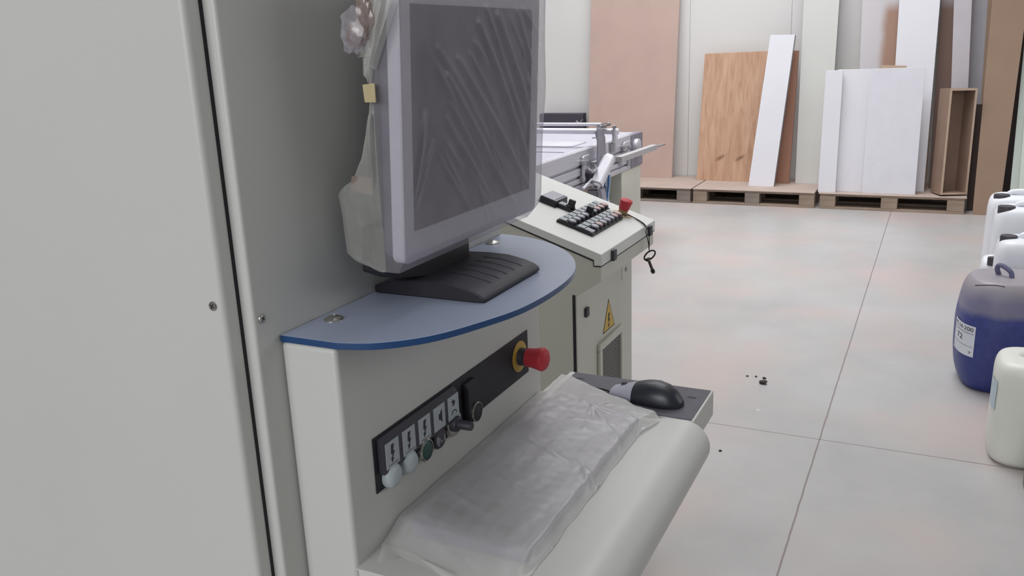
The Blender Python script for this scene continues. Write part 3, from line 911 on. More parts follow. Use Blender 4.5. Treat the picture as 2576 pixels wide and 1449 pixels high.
# push-button modules on the lid
NRM = Vector((SL, 0, 1)).normalized(); DN = Vector((1, 0, -SL)).normalized()   # down the slope
def on_lid(x, y, h=0.0):
    return Vector((x, y, lidz(x))) + NRM * h
def module(x0, y, kind):
    """x0 = upper end, runs 52 mm down the slope"""
    T = Matrix(((DN.x, 0, NRM.x, x0), (0, 1, 0, y), (DN.z, 0, NRM.z, lidz(x0)), (0, 0, 0, 1)))
    b = MB(); b.T = T
    n = 10
    pf_ = [(0, 0)] + [(.054 * k / n, .0045 + .0075 * math.sin(math.pi * (.12 + .80 * k / n))) for k in range(n + 1)] + [(.054, 0)]
    A = [b.v((p[0], -.0145, p[1])) for p in pf_]; B = [b.v((p[0], .0145, p[1])) for p in pf_]
    b.f(A); b.f(B[::-1])
    for i in range(len(pf_)):
        j = (i + 1) % len(pf_); b.f([A[i], A[j], B[j], B[i]])
    mo = b.build('button_holder', M['black'], desk)
    b = MB(); b.T = T; b.box(.004, .024, -.0115, .0125, .009, .0132)
    b.mi = 1
    if kind != 'blank': b.box(.012, .0165, -.001, .0005, .0132, .0134)
    b.build('label_plate', [M['white_plate'], M['ink']], mo)
    b = MB()
    o = T @ Vector((.039, 0, .008))
    if kind == 'selector':
        b.lathe(o, NRM, [(.0130, 0), (.0130, .006), (.0110, .009), (.005, .010)], 18)
        b.T = T; b.box(.029, .049, -.0045, .0045, .016, .033)
        b.build('selector_knob', M['black'], mo, bevel=.001)
    elif kind == 'flat':
        b.T = T; b.box(.026, .050, -.012, .012, .008, .0125)
        b.build('blank_plate', M['greycap'], mo, bevel=.001)
    else:
        b.lathe(o, NRM, [(.0130, 0), (.0130, .0065), (.0115, .0078)], 18)
        bz = b.build('button_bezel', M['dark_plastic'], mo)
        b = MB().lathe(T @ Vector((.039, 0, .0155)), NRM, [(.0110, 0), (.0110, .0025), (.009, .0038), (.004, .0044)], 18)
        b.build('button_cap', M['pinkcap'] if kind == 'pink' else M['greycap'], mo)
k1 = ['grey', 'grey', 'grey', 'grey', 'selector', 'grey', 'pink', 'pink', 'pink']
for i, k in enumerate(k1): module(-.917, 2.146 + i * .0318, k)
k2 = ['flat', 'grey', 'pink', 'grey', 'grey', 'grey', 'pink', 'pink']
for i, k in enumerate(k2): module(-.864, 2.146 + i * .0318, k)
module(-.970, 2.268, 'selector')
# small display box
T = Matrix(((DN.x, 0, NRM.x, -1.020), (0, 1, 0, 2.285), (DN.z, 0, NRM.z, lidz(-1.020)), (0, 0, 0, 1)))
b = MB(); b.T = T
b.hexa([(0, -.047, 0), (.058, -.047, 0), (.058, .047, 0), (0, .047, 0)], [(.004, -.042, .018), (.054, -.042, .018), (.054, .042, .018), (.004, .042, .018)])
db = b.build('display_box', M['black'], desk, bevel=.001)
b = MB(); b.T = T; b.mi = 0; b.box(.005, .053, -.040, .040, .018, .0192); b.mi = 1
for k in range(7): b.box(.046, .050, -.034 + k * .0105, -.027 + k * .0105, .0192, .0195)
b.build('display_face', [M['greycap'], M['ink']], db)
# emergency stop on lid
o = on_lid(-.830, 2.428)
MB().lathe(o, NRM, [(.030, 0), (.030, .001), (.029, .0012)], 28).build('yellow_disc', mat('pale_tan_disc', (214, 196, 160), .6), desk)
MB().lathe(o, NRM, [(.014, .001), (.014, .016), (.013, .018)], 24).build('button_collar', mat('tan_collar', (176, 150, 110), .5), desk)
MB().lathe(o, NRM, [(.0145, .016), (.0155, .018), (.0185, .040), (.0195, .043), (.0190, .045), (.014, .048), (.004, .049)], 28).build('emergency_stop_button', M['red'], desk)

# key on a string
def lidpt(px, py, h):
    k = 1.031 + SL * XL0 + h * math.sqrt(1 + SL * SL)
    r = _ray(px, py)
    t = (k - CAM.z - SL * CAM.x) / (r.z + SL * r.x)
    return CAM + r * t
keyt = thing('cabinet_key', (-.73, 2.44, .86), 'black double-bit cabinet key hanging by dark string from red button', 'key')
s1 = [lidpt(1558, 535, .012), lidpt(1566, 540, .010), lidpt(1585, 543, .004), lidpt(1608, 556, .003), lidpt(1624, 570, .003), atX(1632, 584, -.739), atX(1633, 610, -.735), atX(1633, 630, -.735)]
s2 = [lidpt(1578, 539, .010), lidpt(1600, 550, .003), lidpt(1619, 562, .003), lidpt(1626, 572, .003), atX(1625, 585, -.738), atX(1631, 610, -.735), atX(1633, 630, -.735)]
MB().tube(spline(s1, 5), .0014, 6).build('string', M['string'], keyt)
MB().tube(spline(s2, 5), .0014, 6).build('string', M['string'], keyt)
kc = atX(1629, 642, -.735)
ringp = []
for k in range(25):
    a = 2 * math.pi * k / 24
    ringp.append(Vector((-.7285 + .0150 * math.cos(a), kc.y + .0045 * math.cos(a), kc.z + .0125 * math.sin(a) + .008 * math.cos(a))))
kb_ = MB(); kb_.tube(ringp, .0024, 8)
e0 = atX(1631, 653, -.7305); e1 = atX(1643, 684, -.7305)
kb_.cyl(e0, e1, .0042, 12)
d_ = (e1 - e0).normalized(); 
kb_.cyl(e1 - d_ * .010, e1 + d_ * .001, .0062, 12)
kb_.cyl(atX(1627, 654, -.7305), atX(1633, 651, -.7305), .0048, 10)
kb_.build('key_body', M['key_dark'], keyt)

# ------------------------------------------------------------------ aluminium roller table far behind
XT = -2.19; ZTT = .85
tbl = thing('machine_table', (-2.7, 5.9, 0), 'aluminium machine table with slotted side rail and pneumatic arm before the pallets', 'machine table')
MB().box(-4.0, XT - .05, 3.6, 6.90, ZTT - .05, ZTT - .006).build('table_top', mat('satin_table_plate', (180, 179, 190), .6, (174, 173, 185), 4), tbl)
MB().box(XT - .060, XT - .0525, 3.6, 6.62, ZTT - .02, ZTT - .004).build('edge_groove', M['matt_black'], tbl)
fp = MB()
fq = MB(); fq.prism(rrect(-.012, 0.792, -.012, .342, .055), 'Z', ZTT - .006, ZTT - .0045)
for v in fq.bm.verts: v.co = Vector((-2.38 - v.co.x, 5.82 + v.co.y, v.co.z))
fq.build('plate_seam', M['end_grey'], tbl)
fp.prism(rrect(0, 0.78, 0, .33, .05), 'Z', ZTT - .006, ZTT - .003)
for v in fp.bm.verts: v.co = Vector((-2.38 - v.co.x, 5.82 + v.co.y, v.co.z))
fp.build('inset_plate', M['alu'], tbl, bevel=.001)
MB().box(-4.0, -2.30, 5.50, 5.515, ZTT - .006, ZTT - .002).build('edge_strip', M['alu_dark'], tbl)
rl = MB()
# extruded rail with three T-slots on its outer face
zz = [ZTT, ZTT - .095, ZTT - .115, ZTT - .165, ZTT - .185, ZTT - .215, ZTT - .230, ZTT - .266]
for a, b in ((0, 1), (2, 3), (4, 5), (6, 7)):
    rl.box(XT - .05, XT, 3.6, 6.62, zz[b], zz[a])
rl.box(XT - .05, XT - .018, 3.6, 6.62, zz[7], zz[0])
rl.box(XT - .052, XT - .030, 3.6, 6.62, ZTT, ZTT + .004); rl.box(XT - .022, XT - .002, 3.6, 6.62, ZTT, ZTT + .004)
rl.build('side_rail', M['alu'], tbl, bevel=.003)
MB().box(XT - .045, XT + .004, 6.63, 6.925, ZTT - .268, ZTT).build('end_plate', M['end_grey'], tbl, bevel=.006)
MB().lathe((XT + .004, 6.73, ZTT - .10), (1, 0, 0), [(.06, 0), (.06, .03), (.05, .035)], 24).build('end_disc', M['alu'], tbl)
MB().box(-2.30, XT - .005, 6.42, 6.90, 0, ZTT - .268).build('leg', M['cab'], tbl, bevel=.006)
MB().box(-3.95, -3.84, 6.42, 6.90, 0, ZTT - .05).build('leg', M['cab'], tbl, bevel=.006)
MB().box(-2.30, XT - .005, 3.65, 4.10, 0, ZTT - .268).build('leg', M['cab'], tbl, bevel=.006)
# bars across
YB = 5.78
pb1 = atY(1512, 313, YB); pb2 = atY(1550, 331, YB)
MB().cyl((-3.95, YB, pb1.z), (pb1.x, YB, pb1.z), .012, 14).build('cross_bar', M['alu_bright'], tbl)
MB().cyl((-3.95, YB + .05, pb2.z - .004), (pb2.x, YB + .05, pb2.z - .004), .021, 18).build('cross_bar', M['alu_bright'], tbl)
for xx in (-3.9,):
    MB().box(xx - .01, xx + .01, YB - .05, YB + .1, ZTT - .01, pb1.z + .02).build('bar_bracket', M['alu'], tbl)
# upright bracket
def ppoly(name, pxs, Xc, t, mt, parent=tbl, bev=.002):
    P = [atX(x, y, Xc) for x, y in pxs]
    return MB().prism([(p.y, p.z) for p in P], 'X', Xc - t, Xc).build(name, mt, parent, bevel=bev)
ppoly('bracket_plate', [(1505, 322), (1514, 322), (1523, 345), (1526, 412), (1505, 416)], -2.10, .012, M['alu_dark'])
cp = MB().hexa([atY(x, y, YB - .02) for x, y in ((1500, 318), (1524, 309), (1527, 312), (1503, 322))], [atY(x, y, YB + .05) for x, y in ((1500, 318), (1524, 309), (1527, 312), (1503, 322))])
cp.build('clamp_plate', M['steel'], tbl)
for i, (x, y) in enumerate(((1512, 320), (1522, 318), (1532, 313), (1546, 320))):
    c = atY(x, y, YB - .03)
    MB().lathe(c, (.55, -.8, .2), [(.012, -.02), (.012, .008), (.009, .012)], 10).build('bolt', M['steel'], tbl)
ppoly('bracket_arm', [(1499, 330), (1506, 326), (1507, 350), (1503, 352)], -2.14, .01, M['alu_dark'])
MB().tube([atY(1490, 347, YB - .05), atY(1499, 346, YB - .05), atY(1504, 351, YB - .05)], .005, 8).build('latch', M['steel'], tbl)
# lever from bar to cylinder rod
lv = MB()
a = atY(1544, 326, YB); b = atY(1546, 362, YB - .02)
lv.tube([a, a.lerp(b, .5) + Vector((.006, 0, 0)), b], .019, 10)
lv.build('lever', M['alu'], tbl)
def fork(px0, px1, r):
    p = atY(*px0, YB - .04); q = atY(*px1, YB - .05)
    return p, q
p, q = fork((1540, 362), (1536, 378), .01)
fk = MB(); fk.box(min(p.x, q.x) - .012, max(p.x, q.x) - .004, YB - .06, YB - .02, q.z, p.z + .01); fk.box(max(p.x, q.x) + .010, max(p.x, q.x) + .018, YB - .06, YB - .02, q.z, p.z + .01)
fk.box(min(p.x, q.x) - .012, max(p.x, q.x) + .018, YB - .06, YB - .02, q.z - .015, q.z)
fk.build('clevis', M['steel'], tbl, bevel=.002)
# pneumatic cylinder
top = atY(1536, 392, YB - .06); bot = atY(1502, 463, YB - .20)
ax3 = (bot - top).normalized()
cy = MB()
u3 = ax3.cross(Vector((0, 1, 0))).normalized(); w3 = ax3.cross(u3).normalized()
def sqring(c, r, ch=.3):
    pts = []
    for sx, sy in ((1, 1 - ch), (1 - ch, 1), (-1 + ch, 1), (-1, 1 - ch), (-1, -1 + ch), (-1 + ch, -1), (1 - ch, -1), (1, -1 + ch)):
        pts.append(c + u3 * (sx * r) + w3 * (sy * r))
    return pts
cy.loft([sqring(top, .028), sqring(top + ax3 * .022, .035)])
cy.loft([sqring(top + ax3 * .022, .037), sqring(bot, .040)])
cy.loft([sqring(bot, .027, .5), sqring(bot + ax3 * .02, .027, .5)])
cyl_o = cy.build('air_cylinder', M['alu_bright'], tbl, bevel=.002)
MB().cyl(top - u3 * .04 + ax3 * .01, bot - u3 * .046 - ax3 * .08, .010, 10).build('side_tube', M['alu'], cyl_o)
MB().cyl(atY(1538, 376, YB - .05), top, .007, 10).build('piston_rod', M['steel'], cyl_o)
for s_ in (-1, 1):
    MB().cyl(bot + u3 * .018 * s_, bot + u3 * .018 * s_ + ax3 * .035, .008, 8).build('mount_bolt', M['steel'], cyl_o)
# lower mount
lm = MB(); yk = YB - .22
lm.hexa([atY(x, y, yk) for x, y in ((1468, 476), (1478, 471), (1508, 472), (1512, 477))], [atY(x, y, yk + .08) for x, y in ((1468, 476), (1478, 471), (1508, 472), (1512, 477))])
P = [atY(x, y, yk) for x, y in ((1502, 476), (1512, 477), (1518, 510), (1506, 510))]
lm.hexa(P, [p + Vector((0, .08, 0)) for p in P])
P = [atY(x, y, yk + .03) for x, y in ((1476, 479), (1502, 479), (1502, 502), (1482, 498))]
lm.hexa(P, [p + Vector((0, .03, 0)) for p in P])
lm.build('cylinder_mount', M['alu_dark'], tbl, bevel=.002)
MB().tube([atX(1500, 440, -2.16), atX(1466, 476, -2.10)], .010, 8).build('stay_rod', M['alu'], tbl)
# slotted brackets on rail
def rail_bracket(pxs, knobs):
    o = ppoly('rail_bracket', pxs, XT + .02, .012, M['alu'])
    for x, y in knobs:
        MB().lathe(atX(x, y, XT + .008), (1, -.3, 0), [(.020, -.01), (.020, .020), (.014, .026)], 14).build('star_knob', M['steel'], o)
rail_bracket([(1467, 397), (1471, 392), (1484, 388), (1486, 422), (1472, 427), (1472, 458), (1467, 460)], ((1463, 409), (1463, 450), (1474, 408)))
rail_bracket([(1570, 362), (1574, 357), (1585, 354), (1588, 372), (1574, 380), (1569, 380)], ((1565, 371), (1576, 370)))
MB().box(XT + .01, XT + .07, 5.62, 5.80, .62, .69).build('clamp_block', M['dark_case'], tbl, bevel=.004)
MB().tube(spline([atX(1480, 425, XT + .05), atX(1490, 432, XT + .09), atX(1500, 426, XT + .1), atX(1496, 416, XT + .05)], 4), .010, 8).build('clamp_ring', M['steel'], tbl)
MB().box(XT + .01, XT + .05, 5.70, 5.98, .72, .76).build('clamp_bar', M['alu'], tbl, bevel=.003)
# long arm parallel to the rail
a0 = atX(1548, 400, -2.09); a1 = atX(1638, 369, -2.09)
ar = MB().hexa([(-2.09, a0.y, a0.z - .024), (-2.04, a0.y, a0.z - .024), (-2.04, a0.y, a0.z + .018), (-2.09, a0.y, a0.z + .018)],
               [(-2.09, a1.y, a1.z - .024), (-2.04, a1.y, a1.z - .024), (-2.04, a1.y, a1.z + .018), (-2.09, a1.y, a1.z + .018)])
ao = ar.build('long_arm', mat('grey_arm_enamel', (182, 180, 182), .5), tbl, bevel=.003)
MB().tube([(-2.065, a1.y, a1.z), (-2.065, a1.y + .12, a1.z - .01), (-2.045, a1.y + .24, a1.z - .004)], .010, 8).build('arm_handle', M['steel'], ao)
for x in (1562, 1583):
    c = atX(x, 407, XT + .01); MB().box(XT, XT + .012, c.y - .03, c.y + .03, c.z - .03, c.z + .03).build('stop_tab', M['alu_dark'], tbl)
# air hoses
for dx, mt in ((0, 'hose'), (5, 'hose_clear'), (9, 'hose'), (12, 'hose_clear')):
    P = [atY(1524 + dx * .9, 440, YB - .1), atY(1521 + dx, 470, YB - .1), atY(1518 + dx, 500, YB - .12), atY(1514 + dx, 540, YB - .15)]
    MB().tube(spline(P, 4), .0055, 8).build('air_hose', M[mt], tbl)
# the frame under the table
MB().box(-2.6, -2.33, 5.9, 6.35, 0.0, .42).build('drive_box', mat('grey_green_box', (120, 124, 118), .6), tbl, bevel=.004)

# dark case seen over the table, against the wall
dk = MB().box(-4.06, -3.54, 9.03, 9.15, PT, .825).build('case_panel', M['dark_case'], bevel=.006)
dk.name = 'equipment_case'
tag(dk, 'dark slate rectangular case standing by the wall behind the machine table', 'case')
cl = MB()
cl.tube(spline([(-3.62, 9.02, .722), (-3.60, 9.01, .745), (-3.585, 9.01, .728), (-3.56, 9.01, .735), (-3.53, 9.01, .762)], 4), .006, 8)
cl.build('case_latch', M['steel'], dk)

# ------------------------------------------------------------------ pallets
def pallet(x0, x1, y0, label, w1, w2, seed):
    random.seed(seed)
    p = thing('wooden_pallet', ((x0 + x1) / 2, y0 + .4, 0), label, 'pallet', 'row of wooden pallets along the back wall')
    y1 = y0 + .78
    for k in range(3):
        ys = (y0, y0 + .315, y1 - .145)[k]
        MB().box(x0, x1, ys, ys + .145, 0, .020).build('bottom_board', w1, p, bevel=.002)
        if k: MB().box(x0 + .01, x1 - .01, ys + .01, ys + .135, .110, .120).build('stringer_board', w1, p, bevel=.001)
        for j in range(3):
            xb = (x0, (x0 + x1) / 2 - .0725, x1 - .145)[j]
            dx = random.uniform(-.006, .006) * (j == 1)
            MB().box(xb + dx + .004, xb + .141 + dx, ys + .004, ys + .141, .020, .110 if k else .120).build('block', w2 if (j + k) % 2 else w1, p, bevel=.003)
    MB().box(x0 + .005, x1 - .005, y0 + .006, y1, .120, .138).build('top_deck', w1, p, bevel=.002)
    return p
YP = 8.385
pallet(-4.62, -3.40, YP, 'wooden pallet farthest left, mostly behind the machine table', M['pallet_grey'], M['pallet'], 1)
pallet(-3.36, -2.155, YP, 'greyish wooden pallet under the tall pink fibreboard sheet', M['pallet_grey'], M['pallet_grey'], 2)
pallet(-2.135, -.985, YP, 'wooden pallet under the orange plywood and leaning white board', M['pallet'], M['pallet_grey'], 3)
pallet(-.945, .262, YP, 'wooden pallet under the white panels and open fibreboard box', M['pallet'], M['pallet'], 4)
for (x0, x1, lab) in ((-4.62, -2.15, 'tan hardboard sheet covering the left pallets beside the machine table'),
                      (-2.138, -.99, 'tan hardboard sheet on the pallet under the orange plywood'),
                      (-.955, .272, 'tan hardboard sheet on the pallet under the white panels')):
    o = MB().box(x0, x1, YP - .004, YP + .80, .138, PT).build('hardboard_sheet', M['hardboard'], bevel=.001)
    tag(o, lab, 'board', 'hardboard sheets covering the pallets')

# ------------------------------------------------------------------ boards leaning on the wall
def plank(name, bl, br, top_l, top_r, ytop, t, mats, label, cat='board', ybase=None, z0=PT, group='boards leaning on the back wall', parts=None):
    """corners are sighted on the board's own leaning plane; t = thickness going back"""
    BL = atZ(*bl, z0); BR = atZ(*br, z0)
    yb = ybase if ybase else (BL.y + BR.y) / 2
    def pt(px):
        # plane through (y=yb,z=z0) and (y=ytop, z=ztop)
        r = _ray(*px)
        k = (ytop - yb) / 1.9          # lean measured over 1.9 m of height
        t_ = (yb - CAM.y + k * (CAM.z - z0)) / (r.y - k * r.z)
        return CAM + r * t_
    A = [pt(bl), pt(br), pt(top_r), pt(top_l)]
    for i in (0, 1): A[i].z = z0
    k = (ytop - yb) / 1.9
    n = Vector((0, 1, -k)).normalized() * t
    B = [p + n for p in A]
    B[0].z = B[1].z = z0 + abs(n.z) * 0 
    m = MB(); m.hexa(A, B)
    if len(mats) > 1:
        m.bm.normal_update()
        bmesh.ops.recalc_face_normals(m.bm, faces=m.bm.faces)
        for f_ in m.bm.faces:
            if f_.normal.y > -0.5: f_.material_index = 1
    o = m.build(name, mats, bevel=.0015)
    tag(o, label, cat, group)
    return o
def wood_mat():
    m, nt, b, N, L = new_mat('orange_plywood_veneer')
    b.inputs['Roughness'].default_value = .6
    tc = N.new('ShaderNodeTexCoord'); mp = N.new('ShaderNodeMapping'); mp.inputs['Scale'].default_value = (9, 1, 1.1)
    L.new(tc.outputs['Object'], mp.inputs['Vector'])
    nz = N.new('ShaderNodeTexNoise'); nz.inputs['Scale'].default_value = 3.2; nz.inputs['Detail'].default_value = 7; nz.inputs['Distortion'].default_value = .8
    L.new(mp.outputs[0], nz.inputs['Vector'])
    cr = N.new('ShaderNodeValToRGB'); e = cr.color_ramp.elements
    e[0].position = .30; e[0].color = rgb(190, 148, 120); e[1].position = .70; e[1].color = rgb(218, 180, 154)
    L.new(nz.outputs['Fac'], cr.inputs['Fac'])
    cur = cr.outputs['Color']
    # knots
    for kx, kz in ((-.10, .235), (.10, .235)):
        vm = N.new('ShaderNodeVectorMath'); vm.operation = 'SUBTRACT'; vm.inputs[1].default_value = (kx, 0, kz)
        L.new(tc.outputs['Object'], vm.inputs[0])
        mp1 = N.new('ShaderNodeMapping'); mp1.inputs['Rotation'].default_value = (0, R(32), 0); L.new(vm.outputs[0], mp1.inputs['Vector'])
        mp2 = N.new('ShaderNodeMapping'); mp2.inputs['Scale'].default_value = (15, 0, 44)
        L.new(mp1.outputs[0], mp2.inputs['Vector'])
        ln = N.new('ShaderNodeVectorMath'); ln.operation = 'LENGTH'; L.new(mp2.outputs[0], ln.inputs[0])
        mr = N.new('ShaderNodeMapRange'); mr.inputs['From Min'].default_value = .25; mr.inputs['From Max'].default_value = 1.1
        mr.inputs['To Min'].default_value = .75; mr.inputs['To Max'].default_value = 0; L.new(ln.outputs['Value'], mr.inputs['Value'])
        mx = N.new('ShaderNodeMix'); mx.data_type = 'RGBA'; L.new(mr.outputs[0], mx.inputs['Factor']); L.new(cur, mx.inputs[6])
        mx.inputs[7].default_value = rgb(120, 86, 60); cur = mx.outputs[2]
    L.new(cur, b.inputs['Base Color'])
    return m
M['ply'] = wood_mat()

plank('fibreboard_sheet', (1478, 440), (1690, 446), (1490, -150), (1716, -150), 9.125, .018, [M['mdf']], 'tall pink-tan fibreboard sheet leaning on wall beside the machine table', ybase=9.02)
plank('plywood_sheet', (1752, 450), (1892, 459), (1773, 135), (1938, 128), 9.17, .02, [M['ply']], 'orange plywood sheet with two dark knots leaning on wall', ybase=8.93)
plank('reddish_board', (1935, 456), (1985, 458), (1955, 128), (2010, 127), 9.14, .02, [M['mdf_dark']], 'reddish brown board half hidden behind the slanting white board', ybase=8.88)
wbd = plank('white_board', (1882, 469), (1946, 472), (1938, 88), (2000, 87), 9.02, .065, [M['white_board'], M['grey_edge']], 'thick white board leaning askew in front of the orange plywood', ybase=8.66)
plank('tall_white_board', (2000, 463), (2080, 467), (2029, -150), (2122, -150), 9.04, .04, [M['offwhite_board'], M['grey_edge']], 'tall off-white board reaching out of frame beside the slanting one', ybase=8.92)
# sprayed board
def spray_mat(nm='fibreboard_with_white_overspray', c_b=(176, 142, 124), c_w=(214, 210, 214), cx_=.035, hw=.31, zt=1.60):
    m, nt, b, N, L = new_mat(nm)
    b.inputs['Roughness'].default_value = .65
    tc = N.new('ShaderNodeTexCoord'); sep = N.new('ShaderNodeSeparateXYZ')
    nz = N.new('ShaderNodeTexNoise'); nz.inputs['Scale'].default_value = 5
    L.new(tc.outputs['Object'], nz.inputs['Vector'])
    vm = N.new('ShaderNodeVectorMath'); vm.operation = 'MULTIPLY_ADD'; vm.inputs[1].default_value = (.05, .05, .05)
    L.new(nz.outputs['Color'], vm.inputs[0]); L.new(tc.outputs['Object'], vm.inputs[2])
    L.new(vm.outputs[0], sep.inputs[0])
    def rng(sock, a, b_, lo, hi):
        mr = N.new('ShaderNodeMapRange'); mr.interpolation_type = 'SMOOTHSTEP'
        mr.inputs['From Min'].default_value = a; mr.inputs['From Max'].default_value = b_
        mr.inputs['To Min'].default_value = lo; mr.inputs['To Max'].default_value = hi
        L.new(sock, mr.inputs['Value']); return mr.outputs[0]
    ax = N.new('ShaderNodeMath'); ax.operation = 'ABSOLUTE'
    sb = N.new('ShaderNodeMath'); sb.operation = 'SUBTRACT'; sb.inputs[1].default_value = cx_
    L.new(sep.outputs['X'], sb.inputs[0]); L.new(sb.outputs[0], ax.inputs[0])
    fx = rng(ax.outputs[0], hw - .04, hw + .05, 1, 0)
    fz = rng(sep.outputs['Z'], zt, zt + .14, 1, 0)
    mu = N.new('ShaderNodeMath'); mu.operation = 'MULTIPLY'; L.new(fx, mu.inputs[0]); L.new(fz, mu.inputs[1])
    mx = N.new('ShaderNodeMix'); mx.data_type = 'RGBA'; L.new(mu.outputs[0], mx.inputs['Factor'])
    mx.inputs[6].default_value = rgb(*c_w); mx.inputs[7].default_value = rgb(*c_b)
    L.new(mx.outputs[2], b.inputs['Base Color'])
    return m
plank('sprayed_board', (2150, 465), (2330, 468), (2176, -150), (2372, -150), 9.06, .018, [spray_mat(cx_=.16, hw=.26)], 'fibreboard sheet with blurred white overspray fading into pinkish brown', ybase=8.84)
plank('sprayed_board', (2336, 468), (2425, 470), (2380, -150), (2458, -150), 9.06, .018, [spray_mat('shaded_board_with_overspray', (134, 108, 99), (180, 172, 176), -.06, .15)], 'brown board with grey overspray, colour darkened for shade, right of the tall white board', ybase=8.86)  # darker colours carry the shadow this board stands in
plank('tall_white_board', (2232, 478), (2324, 482), (2272, -150), (2378, -150), 8.92, .03, [M['white_board'], M['grey_edge']], 'tall white board standing over the broad white panels', ybase=8.66)
o = plank('small_batten', (2195, 478), (2262, 478), (2218, 164), (2281, 165), 8.84, .02, [M['carcass_edge']], 'small raw board whose tan top edge peeks over the white panels', ybase=8.60)
plank('lacquered_board', (2100, 484), (2200, 486), (2108, 175), (2206, 173), 8.66, .02, [M['white_board'], M['offwhite_board']], 'recessed white panel between the narrow strip and the broad panel', ybase=8.52)
plank('lacquered_board', (2168, 485), (2302, 488), (2189, 173), (2328, 169), 8.62, .022, [mat('cool_white_lacquer', (231, 231, 240), .5), M['offwhite_board']], 'broad white panel in front, right of the recessed one', ybase=8.475)
plank('lacquered_board', (2057, 484), (2101, 485), (2078, 178), (2121, 176), 8.60, .04, [M['white_board'], M['offwhite_board']], 'narrow white strip standing at the left of the white panels', ybase=8.45)
plank('grey_white_board', (2385, 470), (2425, 472), (2405, -150), (2452, -150), 8.93, .018, [mat('greyish_white_board', (196, 192, 198), .5)], 'tall greyish white board behind the open fibreboard box', ybase=8.72)
plank('lavender_board', (2412, 474), (2455, 478), (2452, -150), (2500, -150), 9.10, .018, [mat('lavender_grey_board', (184, 182, 190), .5)], 'tall lavender grey board between open box and brown sheet', ybase=8.92)
plank('shade_strip', (2431, 532), (2452, 533), (2450, 262), (2476, 262), 8.72, .02, [mat('painted_shade_brown', (70, 58, 56), .8)], 'short added dark sheet standing for the shade in the gap right of the open fibreboard box', ybase=8.58, z0=0)  # dark sheet put in where there is only a shaded void
plank('brown_board', (2448, 532), (2475, 533), (2496, -150), (2520, -150), 9.02, .018, [M['mdf_brown']], 'narrow brown board just behind the big brown sheet', ybase=8.75, z0=0)
plank('brown_sheet', (2446, 541), (2513, 545), (2511, -150), (2606, -150), 8.86, .02, [M['mdf_brown'], M['carcass_edge']], 'big brown fibreboard sheet standing on the floor right of the pallets', ybase=8.40, z0=0)
plank('pale_green_sheet', (2534, 548), (2640, 552), (2602, -150), (2710, -150), 8.98, .03, [M['green_board'], M['grey_edge']], 'pale green sheet at the right edge behind the white canisters', ybase=8.42, z0=0)
plank('pale_green_strip', (2556, 552), (2660, 555), (2612, -150), (2740, -150), 8.90, .02, [M['green_board'], M['grey_edge']], 'pale green narrow strip in front of the green sheet', ybase=8.34, z0=0)
plank('shade_sheet', (2505, 538), (2545, 540), (2560, -150), (2625, -150), 9.14, .02, [mat('painted_shade_dark', (62, 52, 50), .7)], 'added dark sheet standing for the shade in the gap between brown and green sheets', ybase=9.10, z0=0)  # added sheet; its near-black colour is the shade of the gap

# open fibreboard box standing on end
ob = thing('open_box', (.14, 8.55, PT), 'open narrow box of raw fibreboard standing on end on right pallet', 'box')
A = math.radians(-18)
Tb = Matrix.Translation((.062, 8.43, PT + .013)) @ Matrix.Rotation(R(-2.5), 4, 'X') @ Matrix.Rotation(R(24), 4, 'Z')
bw, bd, bh, tt = .232, .20, .915, .018
def bpart(nm, x0, x1, y0, y1, z0, z1, mt=None):
    m = MB(); m.T = Tb; m.box(x0, x1, y0, y1, z0, z1)
    o = m.build(nm, mt or [M['carcass']], ob, bevel=.001)
    return o
bpart('side_panel', 0, tt, 0, bd, 0, bh); bpart('side_panel', bw - tt, bw, 0, bd, 0, bh)
bpart('top_panel', tt, bw - tt, 0, bd, bh - tt, bh); bpart('bottom_panel', tt, bw - tt, 0, bd, 0.003, tt)
bpart('back_panel', tt, bw - tt, bd - .008, bd, tt, bh - tt)
m = MB(); m.T = Tb
m.box(0, tt, -.0015, 0, 0.002, bh); m.box(bw - tt, bw, -.0015, 0, 0.002, bh); m.box(tt, bw - tt, -.0015, 0, bh - tt, bh); m.box(tt, bw - tt, -.0015, 0, 0.002, tt)
m.build('front_edge', M['carcass_edge'], ob)

